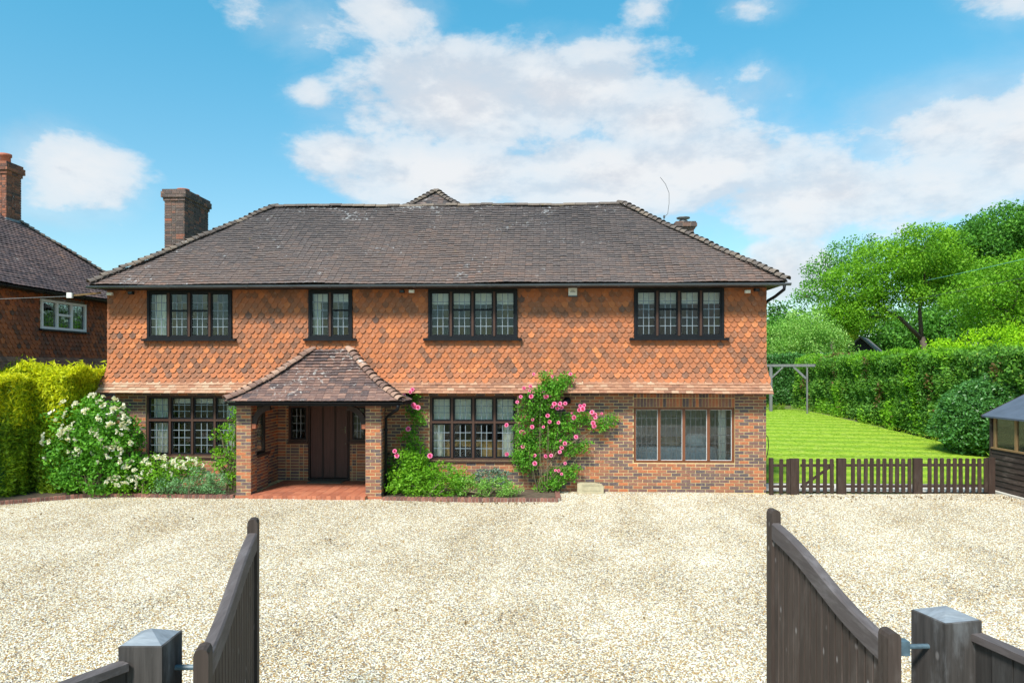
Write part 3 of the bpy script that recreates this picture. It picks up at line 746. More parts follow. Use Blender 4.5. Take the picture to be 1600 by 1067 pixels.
# main roof
EL, ERt, EY, EZ = -10.60, 5.63, -0.50, 4.86
RL, RR, RY, RZ = -7.39, 2.24, 2.75, 7.40
BY = 6.0
roof = MB().add([(EL, EY, EZ-.03), (ERt, EY, EZ-.03), (ERt, BY, EZ-.03), (EL, BY, EZ-.03), (RL, RY, RZ-.03), (RR, RY, RZ-.03)],
                [(0, 1, 5, 4), (1, 2, 5), (2, 3, 4, 5), (3, 0, 4), (0, 3, 2, 1)]).build('roof', 'roof_felt', house)
Wv = np.array((0, RY-EY, RZ-EZ)); SL = np.linalg.norm(Wv); Wv /= SL
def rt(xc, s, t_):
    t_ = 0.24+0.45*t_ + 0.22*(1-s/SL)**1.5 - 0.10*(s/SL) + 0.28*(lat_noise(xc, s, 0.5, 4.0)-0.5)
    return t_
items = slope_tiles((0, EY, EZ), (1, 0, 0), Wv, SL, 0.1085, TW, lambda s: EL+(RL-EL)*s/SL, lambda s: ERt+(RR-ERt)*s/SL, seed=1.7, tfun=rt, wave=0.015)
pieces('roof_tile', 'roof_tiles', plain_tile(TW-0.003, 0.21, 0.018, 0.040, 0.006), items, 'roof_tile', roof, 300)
# the two hidden hips and rear slope carry plain courses
for (a, b, c_) in (((ERt, EY, EZ), (ERt, BY, EZ), (RR, RY, RZ)), ((EL, BY, EZ), (EL, EY, EZ), (RL, RY, RZ))):
    a, b, c_ = np.array(a), np.array(b), np.array(c_)
    U_ = (b-a)/np.linalg.norm(b-a); up = c_-a-U_*np.dot(c_-a, U_); Ls = np.linalg.norm(up); up /= Ls; wid = np.linalg.norm(b-a); mid_ = np.dot(c_-a, U_)
    its = slope_tiles(a, U_, up, Ls, 0.1085, TW*2, lambda s: mid_*s/Ls, lambda s: wid-(wid-mid_)*s/Ls, seed=3)
    pieces('roof_tile', 'side_roof_tiles', plain_tile(TW*2-0.003, 0.21, 0.014, 0.028, 0.006), its, 'roof_tile', roof, 0)
hips = ridge_items((EL, EY, EZ+.05), (RL, RY, RZ+.05), 0.155)+ridge_items((ERt, EY, EZ+.05), (RR, RY, RZ+.05), 0.155)
pieces('bonnet_tile', 'bonnet_tiles', bonnet(0.125, 0.085, 0.25), hips, 'hip_tile', roof, 300)
pieces('ridge_tile', 'ridge_tiles', bonnet(0.115, 0.112, 0.32, rise=0.0), ridge_items((RL-.05, RY, RZ+.02), (RR+.05, RY, RZ+.02), 0.32), 'hip_tile', roof, 300)
# higher rear roof peeping over the ridge
AX, AY, AZ = -3.12, 4.55, 8.24
rear = MB().add([(AX-1.75, 2.85, 6.85), (AX+1.75, 2.85, 6.85), (AX, AY, AZ), (AX-1.75, 7.5, 6.85), (AX+1.75, 7.5, 6.85), (AX, 6.2, AZ)],
                [(0, 1, 2), (1, 4, 5, 2), (4, 3, 5), (3, 0, 2, 5)]).build('rear_roof', 'roof_felt', house)
Wq = np.array((0, AY-2.85, AZ-6.85)); Lq = np.linalg.norm(Wq); Wq /= Lq
its = slope_tiles((AX, 2.85, 6.85), (1, 0, 0), Wq, Lq, 0.1085, TW, lambda s: -1.75*(1-s/Lq), lambda s: 1.75*(1-s/Lq), seed=2, wave=0.004)
pieces('roof_tile', 'rear_roof_tiles', plain_tile(TW-0.003, 0.21), its, 'roof_tile', rear, 300)
hips = ridge_items((AX-1.75, 2.85, 6.89), (AX, AY, AZ+.04), 0.16)+ridge_items((AX+1.75, 2.85, 6.89), (AX, AY, AZ+.04), 0.16)
pieces('bonnet_tile', 'rear_bonnet_tiles', bonnet(0.115, 0.08, 0.25), hips, 'hip_tile', rear, 300)
# soffit, fascia, gutter
MB().box(EL+0.12, ERt-0.12, -0.46, -0.055, 4.795, 4.815).build('soffit', 'beam_wood', house)
MB().box(EL+0.08, ERt-0.08, -0.485, -0.462, 4.785, 4.845).build('fascia', 'black_paint', house)
def gutter(name, a, b, r, parent, mat='gutter_grey', joints=9):
    a, b = Vector(a), Vector(b); d = (b-a).normalized(); up = Vector((0, 0, 1)); x = d.cross(up)
    n = 8; prof = [(math.cos(math.pi+math.pi*k/n), math.sin(math.pi+math.pi*k/n)) for k in range(n+1)]
    def sweep(p, q, ro, ri):
        V = []; F = []
        for P_ in (p, q):
            for rr in (ro, ri):
                for cx, cz in prof: V.append(P_+x*cx*rr+up*cz*rr)
        m_ = n+1
        for k in range(n):
            F += [(k, k+1, 2*m_+k+1, 2*m_+k), (m_+k+1, m_+k, 3*m_+k, 3*m_+k+1), (k+1, k, m_+k, m_+k+1), (2*m_+k, 2*m_+k+1, 3*m_+k+1, 3*m_+k)]
        F += [(0, 2*m_, 3*m_, m_), (n, m_+n, 3*m_+n, 2*m_+n)]
        return V, F
    mb = MB(); mb.add(*sweep(a, b, r, r-0.006)); g_ = mb.build(name, mat, parent)
    for i in range(1, joints):
        c_ = a.lerp(b, (i+random.uniform(-.12, .12))/joints)
        MB().add(*sweep(c_-d*0.03, c_+d*0.03, r+0.008, r+0.0005)).build('gutter_joint', mat, g_)
    return g_
gutter('gutter', (EL-0.02, -0.545, 4.845), (ERt+0.06, -0.545, 4.84), 0.058, house, joints=17)
MB().tube([(5.55, -0.545, 4.79), (5.55, -0.52, 4.70), (5.43, -0.25, 4.56), (5.37, 0.05, 4.50), (5.36, 0.3, 4.40)], 0.036, 10).build('downpipe_elbow', 'black_paint', house, True)
MB().tube([(5.36, 0.3, 4.42), (5.36, 0.3, 0.1)], 0.034, 10).build('downpipe', 'black_paint', house, True)

# chimneys
def chimney(parent, x0, x1, y0, y1, z0, z1, cap, mat, pots, steps=2):
    body = MB().box(x0+.012, x1-.012, y0+.012, y1-.012, z0, z1-0.02).build('chimney', 'dark_mortar', parent)
    zl = max(z0, z1-2.2)
    its = brick_items((x0, y0, zl), (1, 0, 0), (0, -1, 0), x1-x0, z1-cap-zl, flemish=True, relief=0.0)
    its += brick_items((x1, y0, zl), (0, 1, 0), (1, 0, 0), y1-y0, z1-cap-zl, flemish=True, relief=0.0)
    its += brick_items((x0, y1, zl), (0, -1, 0), (-1, 0, 0), y1-y0, z1-cap-zl, flemish=True, relief=0.0)
    zz = z1-cap
    heights = [cap*0.28, cap*0.5, cap*0.22] if steps == 2 else [cap]
    outs = [0.03, 0.075, 0.05] if steps == 2 else [0.05]
    for h_, e in zip(heights, outs):
        MB().box(x0-e+.01, x1+e-.01, y0-e+.01, y1+e-.01, zz, zz+h_-.002).build('corbel', 'dark_mortar', body)
        n_ = max(1, round(h_/0.075)); bh_ = h_/n_-0.01
        its += brick_items((x0-e, y0-e, zz), (1, 0, 0), (0, -1, 0), x1-x0+2*e, h_+.001, relief=0.0, bh=bh_)
        its += brick_items((x1+e, y0-e, zz), (0, 1, 0), (1, 0, 0), y1-y0+2*e, h_+.001, relief=0.0, bh=bh_)
        its += brick_items((x0-e, y1+e, zz), (0, -1, 0), (-1, 0, 0), y1-y0+2*e, h_+.001, relief=0.0, bh=bh_)
        zz += h_
    pieces('brick', 'chimney_brickwork', BOX5, its, mat, body, 300)
    MB().add([(x0, y0, z1), (x1, y0, z1), (x1, y1, z1), (x0, y1, z1), ((x0+x1)/2, y0+.2, z1+.05), ((x0+x1)/2, y1-.2, z1+.05)], [(0, 1, 4), (1, 2, 5, 4), (2, 3, 5), (3, 0, 4, 5)]).build('flaunching', 'concrete', body)
    for px, py, r_, h_ in pots:
        MB().lathe((px, py, z1), [(r_*.95, 0), (r_*.9, h_*.7), (r_*1.12, h_*.74), (r_*1.12, h_), (r_*.8, h_), (r_*.78, h_*.5)], 16).build('chimney_pot', 'terracotta', body, True)
    return body
chimney(house, -10.90, -10.31, 3.40, 4.88, -0.1, 8.12, 0.34, 'chimney_brick', [(-10.6, 3.9, 0.16, 0.12), (-10.6, 4.5, 0.16, 0.10)])
cr = chimney(house, 4.02, 4.50, 3.95, 4.45, 5.8, 7.18, 0.22, 'chimney_brick', [])
MB().lathe((4.24, 4.2, 7.18), [(0.13, 0), (0.13, 0.07), (0.10, 0.075), (0.10, 0.12), (0.19, 0.13), (0.20, 0.16), (0.05, 0.185)], 14).build('cowl', 'dark_lead', cr, True)
MB().tube([(3.55, 3.5, 6.2), (3.55, 3.5, 7.0), (3.56, 3.5, 7.25)], 0.012, 6).tube([(3.56, 3.5, 7.22), (3.66, 3.5, 7.3), (3.70, 3.5, 7.6), (3.70, 3.5, 7.9), (3.60, 3.5, 8.15), (3.45, 3.5, 8.35)], 0.007, 5).lathe((3.56, 3.5, 7.18), [(0.012, 0), (0.03, 0.02), (0.03, 0.07), (0.012, 0.09)], 8).build('aerial', 'dark_lead', house)

# windows ---------------------------------------------------------------
PANE = MB().box(-.5, .5, -.002, .002, -.5, .5); PANE_ME = np_mesh('pane', PANE.v, PANE.f, PANE.t, 'glass'); PANE_CLEAR = np_mesh('pane', PANE.v, PANE.f, PANE.t, 'clear_glass')
def window(parent, x0, x1, z0, z1, y, nl, rows, cols=3, transom=None, rows_top=3, frame='black_paint', mull='frame_wood', case='black_paint', lead='lead', fw=0.055, mw=0.05, cw=0.038, sill=None, fan=(), each=True, depth=0.09, ext=0.11, lw=0.016):
    """casement window on a wall facing -Y; fan = lights with a small top opener"""
    fr = MB(); fr.box(x0, x0+fw, y, y+depth, z0, z1).box(x1-fw, x1, y, y+depth, z0, z1).box(x0+fw, x1-fw, y, y+depth, z1-fw, z1).box(x0+fw, x1-fw, y, y+depth, z0, z0+fw)
    wd = fr.build('window', frame, parent)
    ix0, ix1, iz0, iz1 = x0+fw, x1-fw, z0+fw, z1-fw
    lwid = (ix1-ix0-(nl-1)*mw)/nl
    for i in range(1, nl):
        a = ix0+i*lwid+(i-1)*mw
        MB().box(a, a+mw, y-0.012, y+depth-.01, iz0, iz1).build('mullion', mull, wd)
    bands = [(iz0, iz1, rows)]
    if transom:
        for i in range(nl):
            a = ix0+i*(lwid+mw); MB().box(a, a+lwid, y-0.010, y+depth-.012, transom-.025, transom+.025).build('transom', mull, wd)
        bands = [(iz0, transom-.025, rows), (transom+.025, iz1, rows_top)]
    if sill: MB().box(x0-ext, x1+ext, y-0.06, y+depth+.02, z0-0.05, z0-0.001).build('sill', sill, wd)
    for i in range(nl):
        a = ix0+i*(lwid+mw); b = a+lwid
        for (c_, d, nr) in bands:
            yy = y+0.02; cs = MB()
            cs.box(a+.001, a+cw, yy, yy+.04, c_+.001, d-.001).box(b-cw, b-.001, yy, yy+.04, c_+.001, d-.001).box(a+cw, b-cw, yy, yy+.04, d-cw, d-.001).box(a+cw, b-cw, yy, yy+.04, c_+.001, c_+cw)
            cs.build('casement', case, wd)
            ga, gb, gc, gd = a+cw, b-cw, c_+cw, d-cw
            ld = MB(); yl = yy+.018
            for k in range(1, cols):
                xx = ga+(gb-ga)*k/cols; ld.box(xx-lw/2, xx+lw/2, yl-.006, yl+.006, gc, gd)
            for k in range(1, nr):
                zz = gc+(gd-gc)*k/nr
                if i in fan and k == nr-2: MB().box(ga, gb, yy-.004, yy+.036, zz-.022, zz+.022).build('casement_bar', case, wd); continue
                ld.box(ga, gb, yl-.0055, yl+.0065, zz-lw/2, zz+lw/2)
            ld.build('lead_came', lead, wd)
            nc, nrr = (cols, nr) if each else (1, 1)
            for p_ in range(nc):
                for q_ in range(nrr):
                    o_ = bpy.data.objects.new('pane', PANE_ME if each else PANE_CLEAR); COL.objects.link(o_); o_.parent = wd
                    o_.location = (ga+(gb-ga)*(p_+.5)/nc, yl, gc+(gd-gc)*(q_+.5)/nrr)
                    o_.scale = ((gb-ga)/nc, 1, (gd-gc)/nrr)
                    j_ = 0.02 if each else 0.002
                    o_.rotation_euler = (random.uniform(-j_, j_), 0, random.uniform(-j_, j_))
    return wd
for i, (a, b) in enumerate(UPW):
    window(house, a, b, UZ[0], UZ[1], -0.095, 2 if i == 1 else 4, 5, 3, sill='black_paint', fan=(1,) if i == 1 else (1, 2))
window(house, LOW[0][0], LOW[0][1], LOW[0][2], LOW[0][3], 0.02, 4, 4, 3, transom=1.66, rows_top=3, frame='frame_wood', sill='frame_wood', ext=0.03)
window(house, LOW[1][0], LOW[1][1], LOW[1][2], LOW[1][3], 0.02, 4, 4, 3, transom=1.63, rows_top=3, frame='frame_wood', sill='frame_wood', ext=0.03)
window(house, LOW[2][0], LOW[2][1], LOW[2][2], LOW[2][3], 0.03, 4, 6, 4, frame='brown_frame', mull='brown_frame', case='white_paint', lead='thin_lead', fw=0.06, mw=0.065, cw=0.008, each=False, lw=0.009)
MB().box(-9.46, -7.30, 0.13, 0.20, 2.275, 2.32).build('lintel', 'beam_wood', house)
MB().box(-2.58, -0.55, 0.13, 0.20, 2.275, 2.32).build('lintel', 'beam_wood', house)

# curtains and blinds behind the glass
def curtain(x0, x1, z0, z1, y, label, name='curtain', mat='curtain', folds=None):
    n = max(12, int((x1-x0)/0.02)); V = []; F = []
    for i in range(n+1):
        x = x0+(x1-x0)*i/n; yy = y+0.025*math.sin(i*1.25+x0)+0.012*math.sin(i*0.6)
        V += [(x, yy, z0), (x, yy, z1), (x, yy+.006, z0), (x, yy+.006, z1)]
    for i in range(n):
        a = i*4; F += [(a, a+4, a+5, a+1), (a+2, a+3, a+7, a+6)]
    F += [(0, 1, 3, 2), (n*4, n*4+2, n*4+3, n*4+1)]
    o_ = link(name, np_mesh(name, V, F, None, mat, True)); return tag(o_, label, 'curtain')
def blind(x0, x1, z0, z1, y, label):
    o_ = bpy.data.objects.new('roller_blind', None); COL.objects.link(o_); o_.location = ((x0+x1)/2, y, z0)
    n = 6; mb = MB()
    for k in range(n): mb.box(x0, x1, y+(0.008 if k % 2 else 0), y+0.012+(0.008 if k % 2 else 0), z0+(z1-z0)*k/n, z0+(z1-z0)*(k+1)/n-.002)
    mb.build('fabric', 'blind', o_); MB().box(x0, x1, y-.005, y+.022, z0-.02, z0-.001).build('bottom_bar', 'white_paint', o_)
    return tag(o_, label, 'blind')
curtain(-9.38, -8.93, 3.62, 4.72, 0.16, 'pale curtain at the left of the four-light window nearest the tall chimney')
curtain(-5.46, -5.28, 3.62, 4.6, 0.16, 'pale curtain at the left of the narrow two-light window above the porch')
blind(-5.44, -4.52, 4.52, 4.73, 0.13, 'cream blind across the top of the narrow window above the porch')
blind(-2.57, -0.58, 4.46, 4.73, 0.13, 'cream blind across the top of the upper window right of the porch')
blind(2.29, 4.26, 4.46, 4.73, 0.13, 'cream blind across the top of the rightmost upper window')
curtain(-9.44, -8.95, 0.55, 2.2, 0.22, 'white curtain at the left of the ground-floor window behind the white-flowered shrub')
curtain(-7.62, -7.3, 0.55, 2.2, 0.24, 'white curtain behind the climber at the right of the left ground-floor window')
blind(-8.9, -7.66, 2.08, 2.2, 0.2, 'raised cream blind in the ground-floor window left of the porch')
curtain(-2.56, -2.3, 0.5, 1.62, 0.22, 'white curtain at the left of the ground-floor window between the roses')
curtain(-0.86, -0.58, 0.5, 1.62, 0.22, 'white curtain at the right of the ground-floor window between the roses')
blind(-2.56, -0.57, 1.68, 2.22, 0.17, 'white blind drawn over the top lights of the window between the roses')
curtain(4.3, 4.5, 0.4, 1.95, 0.4, 'white curtain at the right edge of the brown-framed picture window')
# furniture seen through the windows
t_ = thing('sideboard', (-1.5, .85, 0), 'tan wooden sideboard inside the ground-floor window between the roses', 'sideboard')
MB().box(-2.5, -0.55, 0.42, 0.9, 0.08, 1.12).build('carcass', 'oak_furniture', t_); MB().box(-2.55, -0.5, .40, .93, 1.121, 1.16).build('top', 'oak_furniture', t_)
for x in (-2.2, -1.55, -0.9): MB().box(x-.3, x+.3, .400, .418, .15, 1.06).build('door', 'oak_furniture', t_)
t_ = thing('monitor', (-1.9, 0.36, .4), 'dark screen in front of the tan sideboard behind the glass', 'monitor')
MB().box(-2.12, -1.42, 0.33, 0.36, 0.70, 1.02).build('screen', 'dark_screen', t_); MB().box(-1.85, -1.7, .34, .39, .4, .7).build('stand', 'dark_screen', t_)
t_ = thing('sofa', (3.4, 1.4, 0), 'pale grey sofa inside the brown-framed picture window', 'sofa')
MB().box(2.4, 4.5, 1.0, 1.9, 0.15, 0.62).build('seat', 'grey_sofa', t_); MB().box(2.4, 4.5, 0.75, 0.99, 0.15, 0.98).build('backrest', 'grey_sofa', t_)
MB().box(2.2, 2.39, .8, 1.9, .15, .8).build('armrest', 'grey_sofa', t_); MB().box(4.51, 4.7, .8, 1.9, .15, .8).build('armrest', 'grey_sofa', t_)
def cushion(x, y, z, s, mat, label, rz=0.0):
    V = []; F = []; n = 8
    for i in range(n+1):
        for j_ in range(n+1):
            a, b = i/n*2-1, j_/n*2-1; th = 0.11*(1-a**4)*(1-b**4)
            V.append((x+a*s, y-th, z+b*s)); V.append((x+a*s, y+th, z+b*s))
    for i in range(n):
        for j_ in range(n):
            k = 2*(i*(n+1)+j_); e = k+2*(n+1)
            F += [(k, e, e+2, k+2), (k+1, k+3, e+3, e+1)]
    return tag(link('cushion', np_mesh('cushion', V, F, None, mat, True)), label, 'cushion')
cushion(3.95, 1.15, 1.0, 0.27, 'white_cushion', 'white cushion on the sofa, right of the pair behind the picture window')
cushion(3.3, 1.15, 0.95, 0.25, 'tan_cushion', 'tan cushion on the sofa, left of the pair behind the picture window')
t_ = thing('cabinet', (2.0, 3.8, 0), 'dark tall cabinet at the back of the room behind the picture window', 'cabinet')
MB().box(1.3, 2.5, 3.7, 4.15, 0.05, 1.9).build('carcass', 'black_board', t_); MB().box(1.33, 1.88, 3.68, 3.698, .1, 1.85).build('door', 'black_board', t_); MB().box(1.92, 2.47, 3.68, 3.698, .1, 1.85).build('door', 'black_board', t_)
MB().box(2.24, 4.57, 0.13, 0.45, 0.62, 0.665).build('window_board', 'white_paint', house)

# porch ------------------------------------------------------------------
porch = thing('porch', (-5.1, -0.6, 0), 'brick porch with hipped tiled roof over the front door', 'porch')
FZ = 0.085
def pier(x0, x1, y0, y1, z1):
    b = MB().box(x0+.001, x1-.001, y0+.001, y1-.001, -0.1, z1).build('pier', 'mortar', porch)
    its = brick_items((x0, y0, 0.06), (1, 0, 0), (0, -1, 0), x1-x0, z1-.06, relief=0.004)
    its += brick_items((x1, y0, 0.06), (0, 1, 0), (1, 0, 0), y1-y0, z1-.06, relief=0.004)
    its += brick_items((x0, y1, 0.06), (0, -1, 0), (-1, 0, 0), y1-y0, z1-.06, relief=0.004)
    pieces('brick', 'pier_brickwork', BOX5, its, 'brick', b, 300)
    MB().box(x0-.02, x1+.02, y0-.02, y1+.02, -0.1, 0.055).build('pier_base', 'quarry_tile', b)
pier(-6.80, -6.47, -1.12, -0.79, 2.08)
pier(-3.87, -3.52, -1.12, -0.79, 2.08)
# floor of quarry tiles
MB().box(-6.455, -3.845, -1.19, 0.88, -0.1, FZ-0.012).build('porch_slab', 'mortar', porch)
slab = [c_ for c_ in bpy.data.objects if c_.name.startswith('porch_slab')][0]
its = []
nx, ny = 12, 9
for i in range(nx):
    for j_ in range(ny):
        xa = -6.45+(2.62/nx)*(i+.5); ya = -1.23+(2.1/ny)*(j_+.5)
        its.append((frame_matrix((xa, ya, FZ-0.02), (1, 0, 0), (0, 1, 0), (0, 0, 1), (2.62/nx-.008, 2.1/ny-.008, 0.02+random.uniform(0, .0025))), random.betavariate(2, 2), True))
pieces('floor_tile', 'floor_tiles', BOX5, its, 'quarry_tile', slab, 300)
its = []
for i in range(nx*2):
    xa = -6.47+(2.62/nx/2)*(i+.5)
    its.append((frame_matrix((xa, -1.2, 0.03), (1, 0, 0), (0, 0, 1), (0, -1, 0), (2.62/nx/2-.006, 0.10, 0.05)), random.random(), True))
pieces('step_tile', 'step_tiles', BOX5, its, 'quarry_tile', slab, 300)
# recess walls
DW = 0.90
dh = [(-5.83, -4.77, 0, 2.3), (-6.34, -5.83, 1.04, 1.98), (-4.77, -4.33, 1.04, 1.98)]
mb = MB(); holed(mb, -6.72, -3.62, 0, 2.33, dh, lambda a, b, c_, d: mb.box(a, b, DW-.005, DW+.2, c_, d)); bw = mb.build('door_wall', 'mortar', porch)
pieces('brick', 'door_wall_brickwork', BOX5, brick_items((-6.62, DW, FZ), (1, 0, 0), (0, -1, 0), 2.9, 2.2, [(a+6.62, b+6.62, c_-FZ, d-FZ) for a, b, c_, d in dh], flemish=True), 'brick', bw, 300)
for x, sgn in ((-6.62, 1), (-3.72, -1)):
    b = MB().box(min(x+sgn*.005, x-sgn*.1), max(x+sgn*.005, x-sgn*.1), 0.0, DW-.008, 0, 2.33).build('recess_wall', 'mortar', porch)
    its = brick_items((x, 0.0, FZ), (0, 1, 0), (1, 0, 0), DW, 2.2) if sgn > 0 else brick_items((x, DW, FZ), (0, -1, 0), (-1, 0, 0), DW, 2.2)
    pieces('brick', 'recess_brickwork', BOX5, its, 'brick', b, 40)
MB().box(-6.62, -3.72, -0.35, DW, 2.285, 2.325).build('porch_ceiling', 'white_paint', porch)
# dwarf side walls with glazed openings
for x, sgn, vis in ((-6.62, 1, True), (-3.72, -1, False)):
    b = MB().box(x-.105, x+.105, -0.78, -0.01, 0, 0.86).build('dwarf_wall', 'mortar', porch)
    its = brick_items((x+.1, -0.78, FZ), (0, 1, 0), (1, 0, 0), 0.78, 0.78)+brick_items((x-.1, 0.0, 0), (0, -1, 0), (-1, 0, 0), 0.78, 0.86)
    pieces('brick', 'dwarf_brickwork', BOX5, its, 'brick', b, 60)
    MB().box(x-.14, x+.16, -0.79, 0.003, 0.862, 0.91).build('side_sill', 'frame_wood', b)
    MB().box(x-.04, x+.04, -.05, 0.001, .911, 2.08).box(x-.04, x+.04, -.785, -.735, .911, 2.08).box(x-.04, x+.04, -.734, -.051, 2.03, 2.08).box(x-.04, x+.04, -.734, -.051, .911, .96).build('side_frame', 'beam_wood', b)
    o_ = MB().box(x-.003, x+.003, -.734, -.051, .961, 2.029).build('pane', 'glass', b)
# door
dr = MB().box(-5.83, -5.78, DW-.02, DW+.09, FZ, 2.25).box(-4.82, -4.77, DW-.02, DW+.09, FZ, 2.25).box(-5.78, -4.82, DW-.02, DW+.09, 2.13, 2.25).build('door_frame', 'beam_wood', porch)
door = MB().box(-5.778, -4.822, DW+.03, DW+.08, FZ+.07, 2.128).build('door', 'door_wood', porch)
bwid = (0.956-0.012)/3
for k in range(3):
    a = -5.772+k*(bwid+.0); MB().box(a+.004, a+bwid-.014, DW+.012, DW+.029, FZ+.075, 2.125, random.random()).build('plank', 'door_wood', door)
for k in (1, 2):
    a = -5.772+k*bwid-.005; MB().box(a-.022, a+.022, DW+.002, DW+.0115, FZ+.075, 2.125).build('cover_strip', 'beam_wood', door)
MB().box(-5.83, -4.77, DW-.05, DW+.08, FZ, FZ+.06).build('threshold', 'beam_wood', porch)
MB().box(-4.905, -4.875, DW+.004, DW+.0115, 1.28, 1.44).tube([(-4.89, DW-.03, 1.38), (-5.0, DW-.035, 1.38)], .009, 8).tube([(-4.89, DW+.006, 1.38), (-4.89, DW-.03, 1.38)], .008, 8).build('handle', 'brass', door)
MB().lathe((-4.88, DW+.005, 1.0), [(0.018, 0), (0.018, .02)], 10).build('lock', 'brass', door)
window(porch, -6.34, -5.835, 1.06, 1.98, DW-.01, 1, 4, 3, frame='frame_wood', sill='frame_wood', ext=0.0, each=True)
window(porch, -4.765, -4.33, 1.06, 1.98, DW-.01, 1, 4, 3, frame='frame_wood', sill='frame_wood', ext=0.0, each=True)
# small dark hall behind the door lights
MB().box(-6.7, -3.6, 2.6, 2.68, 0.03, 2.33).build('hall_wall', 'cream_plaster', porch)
# beams and curved braces
MB().box(-6.80, -3.52, -1.10, -0.98, 2.082, 2.20).build('eaves_beam', 'beam_wood', porch)
MB().box(-6.79, -6.65, -0.975, -0.02, 2.085, 2.2).build('side_beam', 'beam_wood', porch); MB().box(-3.67, -3.53, -0.975, -0.02, 2.085, 2.2).build('side_beam', 'beam_wood', porch)
def brace(px, sgn, y):
    o1 = []; o2 = []
    for k in range(9):
        a = math.pi/2*k/8
        o1.append((px+sgn*(0.40-0.40*math.cos(a)), y, 1.68+0.40*math.sin(a)))
        o2.append((px+sgn*(0.42-0.31*math.cos(a)), y, 1.64+0.33*math.sin(a)))
    MB().prism(o1+o2[::-1], (0, 0.09, 0)).build('brace', 'beam_wood', porch)
    MB().box(min(px, px+sgn*.09), max(px, px+sgn*.09), y-.005, y+.095, 1.56, 1.66).build('corbel', 'quarry_tile', porch)
brace(-6.462, 1, -1.09); brace(-3.878, -1, -1.09)
# porch roof
E0, E1, PY, PZ = -6.90, -2.99, -1.47, 2.16
T0, T1, TY, TZ = -5.44, -4.52, -0.06, 3.31
YB = -0.33
proof = MB().add([(E0+.05, PY+.05, PZ-.06), (E1-.05, PY+.05, PZ-.06), (E1, YB, PZ-.06), (E0, YB, PZ-.03), (T0, TY, TZ-.17), (T1, TY, TZ-.17), (E1, TY, PZ+.1), (E0, TY, PZ+.1)],
                 [(0, 1, 5, 4), (1, 2, 6, 5), (3, 0, 4, 7), (0, 3, 2, 1)]).build('porch_roof', 'roof_felt', porch)
Wp = np.array((0, TY-PY, TZ-PZ)); Lp = np.linalg.norm(Wp); Wp /= Lp
psag = lambda s: -0.085*math.sin(math.pi*s/Lp)+0.02
its = slope_tiles((0, PY, PZ), (1, 0, 0), Wp, Lp, 0.098, TW, lambda s: E0+(T0-E0)*s/Lp, lambda s: E1+(T1-E1)*s/Lp, sag=psag, seed=5, wave=0.007)
pieces('porch_tile', 'porch_tiles', plain_tile(TW-.003, 0.19, 0.018, 0.042, 0.007), its, 'porch_tile', proof, 300)
for sgn in (1, -1):
    ex, tx = (E1, T1) if sgn > 0 else (E0, T0)
    Ws = np.array((tx-ex, 0, TZ-PZ)); Lsd = np.linalg.norm(Ws); Ws /= Lsd
    Us = np.array((0, 1.0, 0))*sgn
    if sgn > 0: lo_, hi_ = (lambda s: PY+(TY-PY)*s/Lsd), (lambda s: TY+0.0 if s > 0.25 else YB+0.03)
    else: lo_, hi_ = (lambda s: -(TY if s > 0.25 else YB)), (lambda s: -(PY+(TY-PY)*s/Lsd))
    its = slope_tiles((ex, 0, PZ), Us, Ws, Lsd, 0.098, TW, lo_, hi_, sag=lambda s: -0.085*math.sin(math.pi*s/Lsd)+0.02, seed=6, wave=0.006)
    pieces('porch_tile', 'side_porch_tiles', plain_tile(TW-.003, 0.19, 0.014, 0.03, 0.006), its, 'porch_tile', proof, 150 if sgn > 0 else 0)
def curved_hip(a, b, n, dip):
    a, b = np.array(a), np.array(b); pts = []
    for i in range(n+1):
        q = a+(b-a)*i/n; q[2] += -dip*math.sin(math.pi*i/n); pts.append(q)
    out = []
    for i in range(n): out += ridge_items(pts[i], pts[i+1], 10)
    return out
hips = curved_hip((E0, PY, PZ+.055), (T0, TY, TZ+.05), 15, 0.09)+curved_hip((E1, PY, PZ+.055), (T1, TY, TZ+.05), 15, 0.09)
pieces('bonnet_tile', 'bonnet_tiles', bonnet(0.125, 0.085, 0.26), hips, 'porch_hip_tile', proof, 300)
MB().box(E0+.05, E1-.05, PY+.05, PY+.07, PZ-.07, PZ-.005).build('fascia', 'black_paint', porch)
gutter('gutter', (E0, PY-.01, PZ+.012), (E1+.02, PY-.01, PZ+.008), 0.036, porch, 'black_paint', 5)
MB().tube([(-3.06, PY-.03, 2.11), (-3.08, PY+.02, 2.02), (-3.38, -1.0, 1.86), (-3.46, -0.9, 1.78), (-3.46, -0.9, 0.05)], 0.034, 10).build('downpipe', 'black_paint', porch, True)
for z in (1.5, 0.5): MB().tube([(-3.46, -0.9, z), (-3.46, -.9, z+.05)], .042, 10).build('pipe_collar', 'black_paint', porch)
tag(MB().box(-5.72, -4.86, 0.42, 0.80, FZ+.004, FZ+.022).build('doormat', 'doormat'), 'brown doormat lying before the front door', 'doormat')

